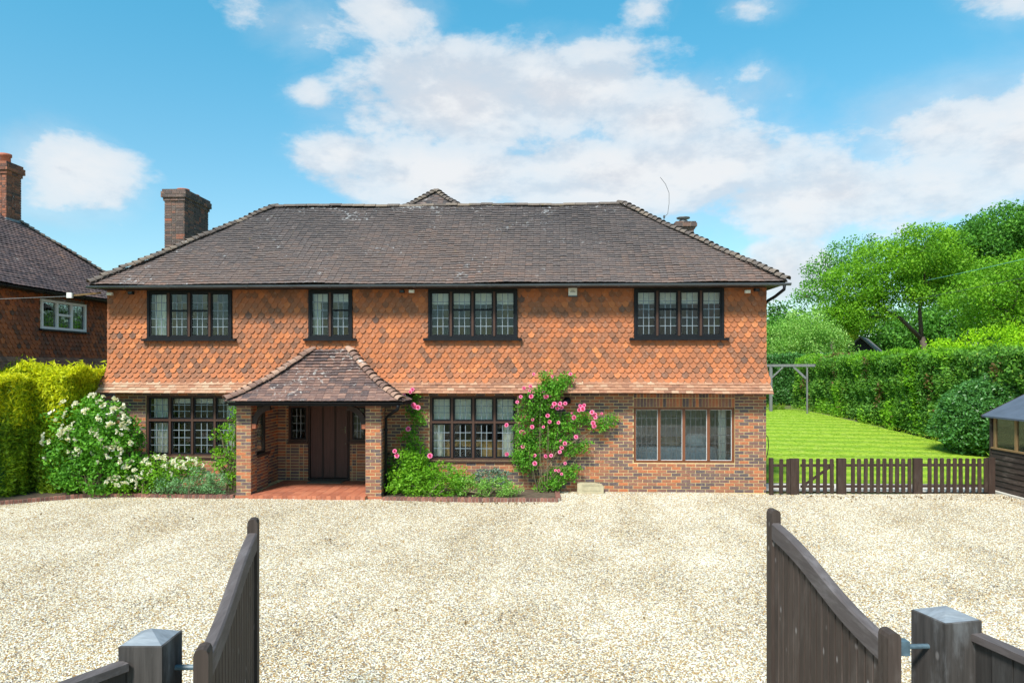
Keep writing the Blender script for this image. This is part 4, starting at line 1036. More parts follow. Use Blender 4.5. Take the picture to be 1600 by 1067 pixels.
# small fittings on the house front
t_ = thing('alarm_box', (0.79, -0.1, 4.62), 'cream alarm box on the tile-hung wall just under the gutter', 'alarm box')
MB().prism([(0.69, -.07, 4.62), (0.89, -.07, 4.62), (0.89, -.07, 4.83), (0.69, -.07, 4.83)], (0, -.07, 0)).build('case', 'plastic_white', t_)
MB().box(0.68, 0.90, -.147, -.06, 4.595, 4.619).build('base_strip', 'steel_blue', t_)
MB().box(0.73, 0.85, -.145, -.1405, 4.70, 4.712).box(0.75, 0.83, -.145, -.1405, 4.73, 4.742).build('vent_slot', 'dark_lead', t_)
def floodlight(x, z, white, label, y=-0.2):
    t_ = thing('floodlight', (x, y, z), label, 'light')
    MB().tube([(x, y+.12, z+.05), (x, y+.03, z)], .012, 6).build('arm', 'black_paint', t_)
    b = MB().box(x-.06, x+.06, y-.05, y+.03, z-.04, z+.03).build('housing', 'plastic_white' if white else 'black_paint', t_)
    MB().box(x-.045, x+.045, y-.06, y-.0505, z-.03, z+.02).build('lens', 'plastic_white' if white else 'dark_screen', t_)
floodlight(-10.28, 4.70, True, 'white floodlight under the eaves at the left corner of the house')
floodlight(-9.76, 4.72, False, 'black camera under the eaves left of the leftmost upper window')
floodlight(-3.23, 4.73, False, 'small black camera under the eaves near the house middle')
floodlight(-3.00, 4.73, True, 'white floodlight under the eaves near the house middle')
floodlight(4.82, 4.69, True, 'white floodlight under the eaves right of the rightmost window')
floodlight(5.03, 4.73, False, 'black camera under the eaves at the right corner')
t_ = thing('wall_lamp', (0.66, -0.1, 2.1), 'round black lamp on the brick wall among the pink roses', 'lamp')
MB().tube([(0.66, 0, 2.16), (0.66, -.05, 2.16)], .06, 12).build('backplate', 'black_paint', t_); MB().lathe((0.66, -.13, 2.07), [(.03, 0), (.085, .03), (.09, .1), (.05, .17)], 14).build('shade', 'black_paint', t_, True)
t_ = thing('stone_block', (1.2, -0.2, 0), 'cream stone block leaning on the brick wall right of the roses', 'stone block')
MB().prism([(0.89, -.12, -0.02), (1.50, -.12, -0.02), (1.50, -.12, .17), (1.47, -.12, .205), (1.3, -.12, .235), (0.95, -.12, .245), (0.89, -.12, .225)], (0, -.16, 0)).build('block', 'stone', t_)
MB().box(1.0, 1.42, -.288, -.2805, .075, .085).box(1.0, 1.4, -.288, -.2805, .195, .203).build('moulding', 'stone', t_)
t_ = thing('cable', (5.33, 0.0, 0.9), 'black cable looped down the right corner of the brick wall', 'cable')
MB().tube([(5.315, .03, 1.35), (5.36, .02, 1.3), (5.375, .02, 1.1), (5.35, .02, .9), (5.315, .03, .8)], .010, 6).build('flex', 'black_paint', t_)
t_ = thing('junction_box', (-10.98, -0.6, 4.55), 'white phone junction box on a bracket at the left eaves', 'junction box')
MB().box(-11.05, -10.93, -.64, -.58, 4.56, 4.68).build('case', 'plastic_white', t_); MB().bar((-10.95, -.58, 4.62), (-10.5, -.2, 4.72), .03, .04).build('bracket', 'shed_trim', t_)
MB().tube([(-11.0, -.6, 4.57), (-11.1, -.6, 4.48), (-11.2, -.6, 4.53), (-11.15, -.6, 4.62), (-11.02, -.6, 4.6)], .006, 5).build('loop', 'black_paint', t_)
tag(MB().tube([(-11.0, -.6, 4.6), (-12.2, -.6, 4.56), (-13.5, -.7, 4.50), (-16.5, -1.0, 4.45), (-21, -1.5, 4.6)], .008, 5).build('phone_cable', 'dark_lead'), 'thin phone cable running from the junction box across the neighbour wall', 'cable')

# ------------------------------------------------------------------ the neighbour's house
nb = thing('neighbour_house', (-16.8, 0.7, 0), 'neighbouring tile-hung house with dark tiled roof at the left edge', 'house')
NX = -13.35
mb = MB(); hole = [(1.59, 3.45, 3.96, 4.78)]
holed(mb, -5.0, 6.5, 2.8, 5.0, hole, lambda a, b, c_, d: mb.box(NX-.29, NX+.012, a, b, c_, d)); nw = mb.build('upper_wall', 'dark_mortar', nb)
nlw = MB().box(NX-.30, NX-.012, -5, 6.5, -.1, 2.8).build('lower_wall', 'dark_mortar', nb)
pieces('brick', 'brickwork', BOX5, brick_items((NX-.012, -0.5, 1.9), (0, 1, 0), (1, 0, 0), 6.9, 0.9), 'brick', nlw, 60)
MB().box(-20.2, NX-.31, 6.2, 6.5, -.1, 5).build('back_wall', 'neighbour_hung_tile', nb); MB().box(-20.2, -19.9, -5, 6.19, -.1, 5).build('side_wall', 'neighbour_hung_tile', nb); MB().box(-19.89, NX-.31, -5, -4.7, -.1, 5).build('front_wall', 'neighbour_hung_tile', nb)
MB().box(-19.8, NX-.31, -4.6, 6.1, 2.6, 2.8).build('floor_slab', 'white_plaster', nb); MB().box(NX-2.6, NX-2.5, 0, 5, 2.81, 4.9).build('room_wall', 'cream_plaster', nb)
items = []; z = 3.17; row = 0
while z < 4.9:
    y = -0.2-(HW/2 if row % 2 else 0)
    while y < 6.5:
        segs = [(y, y+HW)]
        for h in hole:
            if h[2]-0.02 < z+.05 < h[3]+.05:
                ns = []
                for p_, q_ in segs:
                    if h[1] <= p_ or h[0] >= q_: ns.append((p_, q_)); continue
                    if h[0]-p_ > .02: ns.append((p_, h[0]))
                    if q_-h[1] > .02: ns.append((h[1], q_))
                segs = ns
        for p_, q_ in segs:
            if q_-p_ > .03:
                tt = random.betavariate(2.4, 2.2)*(0.5+0.7*lat_noise(p_, z, 0.9, 1))
                items.append((frame_matrix((NX+.03+random.uniform(-.003, .003), (p_+q_)/2, z+random.uniform(-.004, .004)), (0, 1, 0), (0, 0, 1), (1, 0, 0), ((q_-p_)/HW, 1, 1)), min(1, tt), q_-p_ > HW-1e-3))
        y += HW
    z += GA; row += 1
pieces('hung_tile', 'tile_hanging', club_tile(), items, 'neighbour_hung_tile', nw, 300)
na = MB().prism([(NX+.02, -5, 3.2), (NX+.12, -5, 3.12), (NX+.28, -5, 2.86), (NX+.02, -5, 2.86)], (0, 11.5, 0)).build('apron', 'beam_wood', nb)
Wn = np.array((-.17, 0, .28)); Wn /= np.linalg.norm(Wn); its = []
for k in range(4):
    y = -0.3-(TW/2 if k % 2 else 0)
    while y < 6.5:
        its.append((frame_matrix(np.array((NX+.31, y+TW/2, 2.85))+Wn*k*.085, (0, 1, 0), Wn, np.cross((0, 1, 0), Wn), (.98, 1, 1)), random.random()*.6, True)); y += TW
pieces('apron_tile', 'apron_tiles', plain_tile(TW, .16, .013, .024, .003), its, 'apron_tile', na, 200)
# its white window
wf = MB(); YA, YB2, ZA, ZB = 1.59, 3.45, 3.97, 4.77
def nbox(mb, y0, y1, z0, z1, x0, x1): mb.box(NX+x0, NX+x1, y0, y1, z0, z1)
nbox(wf, YA, YA+.07, ZA, ZB, .0, .09); nbox(wf, YB2-.07, YB2, ZA, ZB, 0, .09); nbox(wf, YA+.07, YB2-.07, ZA, ZA+.07, 0, .09); nbox(wf, YA+.07, YB2-.07, ZB-.07, ZB, 0, .09)
wn = wf.build('window', 'white_paint', nb)
lw_ = (YB2-YA-.14-.16)/3
for i in (1, 2):
    b = MB(); nbox(b, YA+.07+i*lw_+(i-1)*.08, YA+.07+i*lw_+i*.08, ZA+.07, ZB-.07, .0, .085); b.build('mullion', 'white_paint', wn)
b = MB(); nbox(b, YA+.07+lw_+.08, YA+.07+2*lw_+.08, 4.36, 4.42, 0, .08); b.build('transom', 'white_paint', wn)
b = MB(); nbox(b, YA-.06, YB2+.06, ZA-.05, ZA-.002, 0, .14); b.build('sill', 'black_paint', wn)
for i in range(3):
    b = MB(); y0_ = YA+.07+i*(lw_+.08); nbox(b, y0_, y0_+lw_, ZA+.07, ZB-.07, .035, .04); b.build('pane', 'glass', wn)
    b = MB()
    for k in range(1, 4): nbox(b, y0_+lw_*k/4-.004, y0_+lw_*k/4+.004, ZA+.07, ZB-.07, .041, .045)
    for k in range(1, 5): nbox(b, y0_, y0_+lw_, ZA+.07+(ZB-ZA-.14)*k/5-.004, ZA+.07+(ZB-ZA-.14)*k/5+.004, .0415, .0445)
    b.build('lead_came', 'dark_lead', wn)
t_ = thing('table_clutter', (NX-.3, 2.4, 3.5), 'white object standing inside the neighbour window', 'ornament')
MB().box(NX-.5, NX-.3, 2.3, 2.7, 2.8, 4.05).build('stand', 'white_plaster', t_); MB().lathe((NX-.4, 2.5, 4.05), [(.12, 0), (.14, .1), (.05, .2), (.1, .28)], 12).build('vase', 'plastic_white', t_, True)
# its roof
NE, NYB, NYF, NEZ = -12.98, 6.9, -5.4, 4.98
NRX, NRZ, NR0, NR1 = -16.5, 7.93, -1.9, 3.35
nroof = MB().add([(NE, NYF, NEZ-.03), (NE, NYB, NEZ-.03), (-20.4, NYB, NEZ-.03), (-20.4, NYF, NEZ-.03), (NRX, NR0, NRZ-.03), (NRX, NR1, NRZ-.03)],
                 [(0, 1, 5, 4), (1, 2, 5), (2, 3, 4, 5), (3, 0, 4), (0, 3, 2, 1)]).build('roof', 'roof_felt', nb)
Wn = np.array((NRX-NE, 0, NRZ-NEZ)); Ln = np.linalg.norm(Wn); Wn /= Ln
its = slope_tiles((NE, 0, NEZ), (0, 1, 0), Wn, Ln, 0.1085, TW, lambda s: -0.8, lambda s: NYB+(NR1-NYB)*s/Ln, seed=8, tfun=lambda x, s, t_: t_*0.7+0.35*(lat_noise(x, s, .9, 2)-.35))
pieces('roof_tile', 'roof_tiles', plain_tile(TW-.003, .21, .014, .028, .006), its, 'neighbour_roof_tile', nroof, 300)
pieces('bonnet_tile', 'bonnet_tiles', bonnet(.12, .085, .25), ridge_items((NE, NYB, NEZ+.05), (NRX, NR1, NRZ+.05), .16), 'hip_tile', nroof, 300)
pieces('ridge_tile', 'ridge_tiles', bonnet(.115, .112, .32, rise=0), ridge_items((NRX, NR1, NRZ+.02), (NRX, NR0, NRZ+.02), .32), 'hip_tile', nroof, 300)
gutter('gutter', (NE+.05, NYF, NEZ-.03), (NE+.05, NYB, NEZ-.04), .06, nb, 'black_paint', 9)
MB().box(NX+.05, NE-.02, NYF+.1, NYB-.1, 4.90, 4.92).build('soffit', 'beam_wood', nb)
nch = chimney(nb, -16.75, -15.72, 3.5, 4.1, 6.6, 9.02, 0.36, 'red_chimney_brick', [(-15.98, 3.8, .15, .3)])
MB().box(-16.2, -15.69, 3.46, 4.14, 7.1, 7.36).build('flashing', 'lead', nch)

# ------------------------------------------------------------------ beds, kerbs, planting
tag(link('left_bed', np_mesh('left_bed', [(-14, -2.1, .015), (-11.5, -1.98, .015), (-10.15, -.92, .04), (-6.82, -1.06, .04), (-6.82, .003, .06), (-14, .003, .06)], [(0, 1, 2, 3, 4, 5)], None, 'soil'), kind='structure'), 'dark soil of the planted bed left of the porch', 'soil')
tag(link('right_bed', np_mesh('right_bed', [(-3.5, -1.2, .04), (.36, -1.2, .04), (.36, .003, .05), (-3.5, .003, .05)], [(0, 1, 2, 3)], None, 'soil'), kind='structure'), 'soil of the rose bed right of the porch', 'soil')
def kerb(pts, label):
    t_ = thing('brick_edging', (pts[0][0], pts[0][1], 0), label, 'edging')
    its = []
    for a, b in zip(pts, pts[1:]):
        a, b = np.array((*a, 0.0)), np.array((*b, 0.0)); d = b-a; L = np.linalg.norm(d); d /= L; n = int(L/.079); nrm = np.cross(d, (0, 0, 1))
        for i in range(n):
            c_ = a+d*(i+.5)*L/n; its.append((frame_matrix((c_[0], c_[1], -0.04), d, nrm, (0, 0, 1), (.066, .11, .04+.068+random.uniform(-.006, .006))), random.random(), True))
    V_ = BOX5
    body = MB()
    for a, b in zip(pts, pts[1:]): body.bar((*a, .02), (*b, .02), .09, .07)
    body.build('bedding_mortar', 'dark_mortar', t_)
    pieces('edging_brick', 'edging_bricks', BOX5, its, 'kerb_brick', t_, 300)
kerb([(-14, -2.2), (-11.54, -2.05), (-10.15, -.98), (-6.86, -1.10)], 'low brick edging along the bed left of the porch')
kerb([(-3.46, -1.25), (.42, -1.25)], 'low brick edging along the front of the rose bed')
kerb([(.42, -1.17), (.42, -.05)], 'short brick edging closing the right end of the rose bed')

def bush(name, base, label, cat, lobes, mat, dens=40, per=22, leaf=.06, clump=.09, stem=.03, group=None, nst=3, shell=.6):
    t_ = thing(name, base, label, cat, group); b = Vector(base); mb = MB()
    for l in lobes:
        for _ in range(nst):
            e = Vector(l[:3])+Vector((random.uniform(-.5, .5)*l[3], random.uniform(-.5, .5)*l[4], random.uniform(-.3, .6)*l[5]))
            s_ = b+Vector((random.uniform(-.15, .15), random.uniform(-.08, .08), 0))
            mb.tube([s_, s_.lerp(e, .5)+Vector((random.uniform(-.08, .08), random.uniform(-.05, .05), .05)), e], [stem, stem*.7, stem*.3], 5)
    mb.build('stems', 'rose_cane', t_)
    C = lobe_centres(lobes, dens, shell=shell); C = C[C[:, 2] > b.z+.03]
    P = clump_points(C, per, clump); P = P[P[:, 2] > b.z+.01]
    T = np.repeat(RNG.normal(.5, .15, len(C)), per)[:len(P)]+RNG.normal(0, .12, len(P))
    foliage('foliage', P, leaf, mat, t_, tint=T); return t_
def flower_cluster_mesh(r=.06, n=26, mat='petal_white'):
    d = RNG.normal(size=(n, 3)); d /= np.linalg.norm(d, axis=1)[:, None]; d[:, 2] = np.abs(d[:, 2])*.6; d[:, 1] = -np.abs(d[:, 1])
    V, F, T = leaf_arrays(d*r, r*.75, d, spread=.3, aspect=.95)
    return np_mesh('flower_cluster', V, F, T, mat)
def rose_mesh(r=.05):
    V = []; F = []; T = []
    for ring, (n, rr, zz, tilt) in enumerate(((3, .25, .6, .25), (5, .55, .42, .6), (6, .95, .15, 1.0))):
        for k in range(n):
            a = 2*math.pi*(k+ring*.37)/n; ca, sa = math.cos(a), math.sin(a); ta, tb = -sa, ca; wv = rr*.75+.12; b = len(V)
            base = (ca*rr*.3, sa*rr*.3, zz*.2); up = (ca*rr*1.05, sa*rr*1.05, zz+.15*(1-tilt))
            V += [base, (ca*rr*.8+ta*wv, sa*rr*.8+tb*wv, zz*.8), up, (ca*rr*.8-ta*wv, sa*rr*.8-tb*wv, zz*.8)]
            F += [(b, b+1, b+2, b+3)]; T += [min(1, .1+.38*ring+random.uniform(-.1, .15))]
    V = [(x*r, y*r, z*r) for x, y, z in V]
    return np_mesh('bloom', V, F, T, 'petal_pink')
def stick(me, name, parent, p, nrm=(0, -1, 0.3), s=1.0):
    o_ = bpy.data.objects.new(name, me); COL.objects.link(o_); o_.parent = parent
    o_.location = Vector(p)-Vector(parent.location)
    q = Vector(nrm).normalized().to_track_quat('Z', 'Y'); o_.rotation_mode = 'QUATERNION'
    o_.rotation_quaternion = q @ Euler((0, 0, random.uniform(0, 6.28))).to_quaternion(); o_.scale = (s, s, s); return o_
CL = [flower_cluster_mesh() for _ in range(4)]; RO = [rose_mesh() for _ in range(4)]

# golden conifer hedge between the houses
def hedge(name, base, label, path, width, height, mat, dens, leaf, core='leaf_dark', wob=.14, z0=0.0, aspect=.5, tips=None, core_in=.28, up=.25, front_only=None):
    """path: list of (x,y) along the middle"""
    t_ = thing(name, base, label, 'hedge'); P = []; Nn = []
    body = MB()
    for a, b in zip(path, path[1:]):
        a, b = np.array((*a, 0.0)), np.array((*b, 0.0)); d = b-a; L = np.linalg.norm(d); d /= L; nrm = np.cross(d, (0, 0, 1.0))
        def samp(n, fu, fv, fw, N_):
            u, v_, w_ = fu(n), fv(n), fw(n)
            p_ = a+np.outer(u, d)+np.outer(v_, nrm)+np.outer(w_, (0, 0, 1)); P.append(p_); Nn.append(np.tile(N_, (n, 1)))
        h2 = width/2; uni = lambda lo, hi: (lambda n: RNG.uniform(lo, hi, n)); con = lambda c_: (lambda n: np.full(n, c_))
        for sgn in (1, -1): samp(int(dens*L*height), uni(-.1, L+.1), con(sgn*h2), uni(0.02, height), nrm*sgn)
        samp(int(dens*L*width), uni(-.1, L+.1), uni(-h2, h2), con(height), np.array((0, 0, 1.0)))
        for e, sg in ((0, -1), (L, 1)): samp(int(dens*width*height), con(e), uni(-h2, h2), uni(0.02, height), d*sg)
        ga, gb = a-d*(-core_in*.5), b-d*(core_in*.5)
        body.bar((ga[0], ga[1], z0+(height-core_in)/2), (gb[0], gb[1], z0+(height-core_in)/2), width-2*core_in, height-core_in)
    P = np.concatenate(P); Nn = np.concatenate(Nn); P[:, 2] += z0
    ph = np.sin(P[:, 0]*2.3+1)+np.sin(P[:, 1]*1.9+P[:, 2]*.7)+.5*np.sin(P[:, 2]*2.1+P[:, 1]*2.3)+.6*np.sin(P[:, 0]*6+P[:, 2]*5)+.6*np.sin(P[:, 1]*6.5-P[:, 2]*4)
    P += Nn*(ph*wob*.4)[:, None]-Nn*(np.abs(RNG.normal(0, wob, len(P))))[:, None]+RNG.normal(0, .03, P.shape)
    body.build('inner_branches', core, t_)
    T = RNG.normal(.5, .18, len(P))+ph*.05
    foliage('foliage', P, leaf, mat, t_, Nrm=Nn, spread=.9, aspect=aspect, tint=T, up=up)
    return t_, P, Nn
h_, HP, HN = hedge('conifer_hedge', (-12.6, -1.2, 0), 'golden conifer hedge between the two houses, tall and clipped', [(-12.75, -1.3), (-12.75, 0.9)], 2.1, 2.68, 'leaf_conifer', 4200, .10, wob=.16, aspect=.3, up=.5)
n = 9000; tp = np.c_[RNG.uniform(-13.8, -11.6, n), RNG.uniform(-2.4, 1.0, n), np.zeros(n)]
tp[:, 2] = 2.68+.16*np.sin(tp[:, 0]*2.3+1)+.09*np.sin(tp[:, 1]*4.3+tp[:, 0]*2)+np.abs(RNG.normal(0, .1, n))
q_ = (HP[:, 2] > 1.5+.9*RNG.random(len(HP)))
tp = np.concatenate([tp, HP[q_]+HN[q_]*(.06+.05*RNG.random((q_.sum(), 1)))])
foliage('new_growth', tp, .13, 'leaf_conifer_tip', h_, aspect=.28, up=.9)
h2_, HP, HN = hedge('conifer_hedge', (-11.3, -.6, 0), 'golden conifer hedge spilling over behind the white-flowered shrub', [(-11.75, -.4), (-10.95, -.4)], 1.0, 2.72, 'leaf_conifer', 4200, .10, wob=.16, aspect=.3, up=.5)
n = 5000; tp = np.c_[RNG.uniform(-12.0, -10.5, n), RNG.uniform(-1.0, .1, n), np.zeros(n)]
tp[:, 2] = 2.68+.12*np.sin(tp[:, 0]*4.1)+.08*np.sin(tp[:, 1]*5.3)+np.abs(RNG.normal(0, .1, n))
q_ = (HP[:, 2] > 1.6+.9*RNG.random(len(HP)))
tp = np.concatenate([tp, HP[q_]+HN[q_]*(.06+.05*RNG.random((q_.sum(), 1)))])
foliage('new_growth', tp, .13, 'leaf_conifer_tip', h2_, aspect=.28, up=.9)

vb = bush('viburnum_shrub', (-10.25, -1.0, 0), 'tall rounded shrub covered in white flower clusters beside the golden hedge', 'shrub',
          [(-10.55, -.85, 1.2, .78, .5, 1.05), (-10.0, -.95, 1.5, .7, .48, .85), (-10.85, -.9, .75, .5, .4, .7), (-9.65, -.85, 1.0, .55, .42, .85), (-10.2, -1.0, .5, .8, .4, .5), (-9.5, -.8, 1.35, .25, .3, .4)], 'leaf_mid', 85, 22, .085, .09)
for k in range(95):
    l = random.choice([(-10.55, -.85, 1.25, .8, .52, 1.0), (-10.0, -.95, 1.55, .72, .5, .83), (-9.65, -.85, 1.05, .57, .45, .82), (-10.1, -.95, 1.5, .75, .5, .85)])
    a, b = random.uniform(-1.2, 1.2), random.uniform(-.75, 1.1)
    d = Vector((math.sin(a)*math.cos(b), -math.cos(a)*math.cos(b), math.sin(b)))
    p_ = Vector(l[:3])+Vector((d.x*l[3], d.y*l[4], d.z*l[5]))*1.03
    if p_.z > .75 and random.random() < (p_.z-.4): stick(CL[k % 4], 'flower_cluster', vb, p_, d, random.uniform(.75, 1.5))
vb2 = bush('viburnum_shrub', (-8.9, -.95, 0), 'low spreading shrub with white flowers under the left ground-floor window', 'shrub',
           [(-9.2, -.9, .42, .55, .35, .38), (-8.6, -.85, .55, .55, .35, .36), (-8.1, -.8, .65, .4, .3, .25), (-9.5, -1.0, .25, .35, .25, .22)], 'leaf_bright', 110, 20, .065, .08, nst=1)
for k in range(90):
    l = random.choice([(-9.2, -.9, .44, .56, .36, .38), (-8.6, -.85, .57, .56, .36, .36), (-8.1, -.8, .66, .42, .32, .25), (-9.5, -1.0, .27, .36, .27, .22)])
    a, b = random.uniform(-1.3, 1.3), random.uniform(-.1, 1.2); d = Vector((math.sin(a)*math.cos(b), -math.cos(a)*math.cos(b), math.sin(b)))
    stick(CL[k % 4], 'flower_cluster', vb2, Vector(l[:3])+Vector((d.x*l[3], d.y*l[4], d.z*l[5]))*1.03, d, random.uniform(.55, 1.0))
bush('grey_shrub', (-8.0, -1.0, 0), 'low grey-green shrub on the brick edging left of the porch', 'shrub', [(-8.4, -.98, .25, .4, .25, .24), (-7.85, -.95, .33, .5, .28, .32), (-7.35, -.95, .3, .35, .25, .28)], 'leaf_grey', 200, 22, .045, .06, nst=1)
cl = bush('climbing_shrub', (-7.2, -.35, 0), 'leafy green climber beside the left porch pier', 'climber', [(-7.2, -.45, .55, .34, .3, .5), (-7.12, -.4, 1.05, .26, .25, .4), (-7.2, -.35, 1.5, .24, .2, .35), (-7.05, -.35, 1.85, .18, .18, .2), (-7.5, -.4, 1.35, .14, .14, .2), (-7.55, -.5, .75, .18, .15, .3)], 'leaf_bright', 95, 15, .07, .07)
bush('green_shrub', (-3.0, -.6, 0), 'bushy green shrub between porch downpipe and ground-floor window', 'shrub', [(-3.05, -.6, .6, .42, .4, .55), (-2.75, -.65, .5, .42, .38, .45), (-3.2, -.75, .3, .35, .35, .3), (-2.85, -.45, .95, .3, .3, .35)], 'leaf_bright', 100, 22, .07, .08)
rl = bush('rose_bush', (-2.95, -.2, 0), 'small climbing rose on the wall beside the porch roof with a few pink blooms', 'rose', [(-3.0, -.18, 2.0, .2, .12, .25), (-2.85, -.18, 1.65, .16, .1, .25), (-3.05, -.2, 1.3, .22, .12, .22), (-2.9, -.2, 2.25, .14, .1, .12)], 'leaf_mid', 200, 14, .06, .065, stem=.007, nst=1)
for x, z in ((-3.18, 2.28), (-2.9, 2.02), (-2.82, 2.0), (-2.93, 2.06), (-3.0, 2.36), (-2.95, 2.42), (-3.05, 1.5), (-3.25, 1.05), (-3.2, .95), (-2.45, .95)): stick(RO[int(x*100) % 4], 'bloom', rl, (x, -.38 if z > 1.2 else -.95, z), (random.uniform(-.4, .4), -1, .3), random.uniform(.9, 1.35))
bush('low_shrub', (-2.4, -.9, 0), 'low green ground-cover shrub at the left of the rose bed edging', 'shrub', [(-2.75, -.95, .25, .55, .24, .26), (-2.1, -.92, .27, .5, .25, .28), (-2.3, -.65, .45, .5, .3, .33), (-1.75, -.75, .35, .35, .25, .3)], 'leaf_bright', 170, 22, .05, .06, nst=1)
bush('pale_shrub', (-1.2, -.95, 0), 'low pale-flecked shrub in the middle of the rose bed edging', 'shrub', [(-1.55, -.95, .25, .45, .22, .26), (-1.0, -.95, .25, .45, .22, .26), (-.65, -.98, .17, .3, .18, .19)], 'leaf_pale', 190, 22, .04, .05, nst=1)
bush('lavender', (-1.2, -.6, 0), 'grey-blue lavender below the ground-floor window between the roses', 'lavender', [(-1.15, -.6, .42, .3, .2, .22), (-.85, -.6, .35, .25, .18, .18)], 'leaf_lavender', 220, 14, .07, .05, nst=1)
rb = bush('rose_climber', (.05, -.4, 0), 'large climbing rose with many pink blooms against the brick wall', 'rose',
          [(-.32, -.25, 1.55, .26, .18, .6), (-.3, -.25, .85, .3, .2, .45), (.1, -.22, 1.75, .32, .17, .32), (.55, -.2, 1.55, .36, .15, .28), (.35, -.2, 1.2, .42, .16, .2), (.0, -.36, 2.15, .36, .16, .24), (.2, -.44, 2.36, .32, .14, .2), (.38, -.42, 2.52, .26, .15, .2), (.62, -.36, 2.66, .18, .14, .16), (.16, -.38, 2.66, .12, .12, .18),
           (1.0, -.18, 1.75, .22, .12, .16), (1.4, -.18, 1.6, .24, .1, .14), (1.72, -.16, 1.72, .16, .09, .12), (.85, -.2, 1.0, .24, .12, .14), (1.05, -.18, 1.12, .12, .1, .08), (.5, -.25, .42, .36, .18, .18), (.2, -.3, .2, .3, .2, .2), (.75, -.22, .6, .15, .12, .08)], 'leaf_mid', 300, 16, .06, .07, stem=.007, nst=1)
for x, z, s_ in ((-.12, 2.78, 1.1), (.16, 2.86, .7), (.3, 2.72, 1.0), (.72, 2.78, 1.1), (-.2, 2.5, 1.3), (-.35, 2.46, 1), (-.22, 2.4, 1), (.1, 2.38, 1.0), (-.42, 2.26, 1.1), (-.18, 2.27, 1.2), (.16, 2.27, 1.3), (.28, 2.28, .8), (-.5, 2.14, 1.1), (.35, 2.1, 1.2), (.48, 2.1, 1.2), (.6, 2.11, 1.25),
                 (.22, 2.04, 1.2), (.3, 2.03, 1.3), (.42, 1.99, 1.3), (.52, 2.0, 1.3), (.95, 2.04, 1.3), (1.0, 1.98, 1.3), (.93, 1.95, 1.2), (1.03, 2.07, 1.1), (.2, 1.82, 1.2), (.75, 1.88, .7), (.8, 1.78, 1.2), (-.15, 1.73, 1.3), (.24, 1.68, 1.1), (.45, 1.66, 1.2), (-.16, 1.56, 1.3), (.1, 1.56, 1.1),
                 (1.22, 1.9, 1.2), (1.26, 1.82, 1.3), (1.3, 1.85, 1.2), (1.3, 1.78, 1.1), (1.25, 1.65, 1.3), (1.27, 1.58, 1.1), (1.45, 1.87, 1.1), (-.42, 1.44, 1.3), (-.36, 1.42, 1.3), (-.75, 1.6, 1.0), (-.38, 1.1, 1.1), (.85, 1.33, 1.2), (.5, 1.24, 1.0), (.6, 1.18, 1.0), (.48, .98, 1.1), (.52, 1.08, 1.3),
                 (.15, .88, 1.2), (.28, .9, 1.2), (-.1, .72, 1.2), (.6, .72, 1.1), (.45, .55, 1.3), (.52, .48, 1.1), (.38, .55, .9), (-.1, .9, .8), (-.75, .92, 1.1)): stick(RO[int(abs(x*100)) % 4], 'bloom', rb, (x, (-.40 if z < 2.05 else -.54)+random.uniform(-.04, .05), z), (random.uniform(-.5, .5), -1, random.uniform(0, .6)), s_*random.uniform(.55, 1.0))
MB().tube([(.1, -.3, .05), (.15, -.33, .5), (.4, -.32, .95), (.8, -.25, 1.2), (1.5, -.15, 1.6)], [.02, .017, .014, .01, .005], 6).tube([(0, -.3, .05), (-.2, -.28, .6), (-.25, -.25, 1.4), (.05, -.36, 2.1), (.2, -.44, 2.36), (.5, -.36, 2.7)], [.02, .017, .014, .011, .009, .005], 6).build('cane', 'rose_cane', rb, True)
wl = bush('wall_climber', (-10.75, 2.0, 0), 'thin grey-green climber in the gap between the two houses', 'climber', [(-10.85, 1.6, 3.0, .12, .15, .35), (-10.85, 1.6, 3.7, .12, .15, .25), (-10.85, 1.6, 4.25, .14, .15, .2), (-10.85, 1.6, 2.4, .16, .15, .35)], 'leaf_grey', 120, 10, .06, .07, stem=.012)

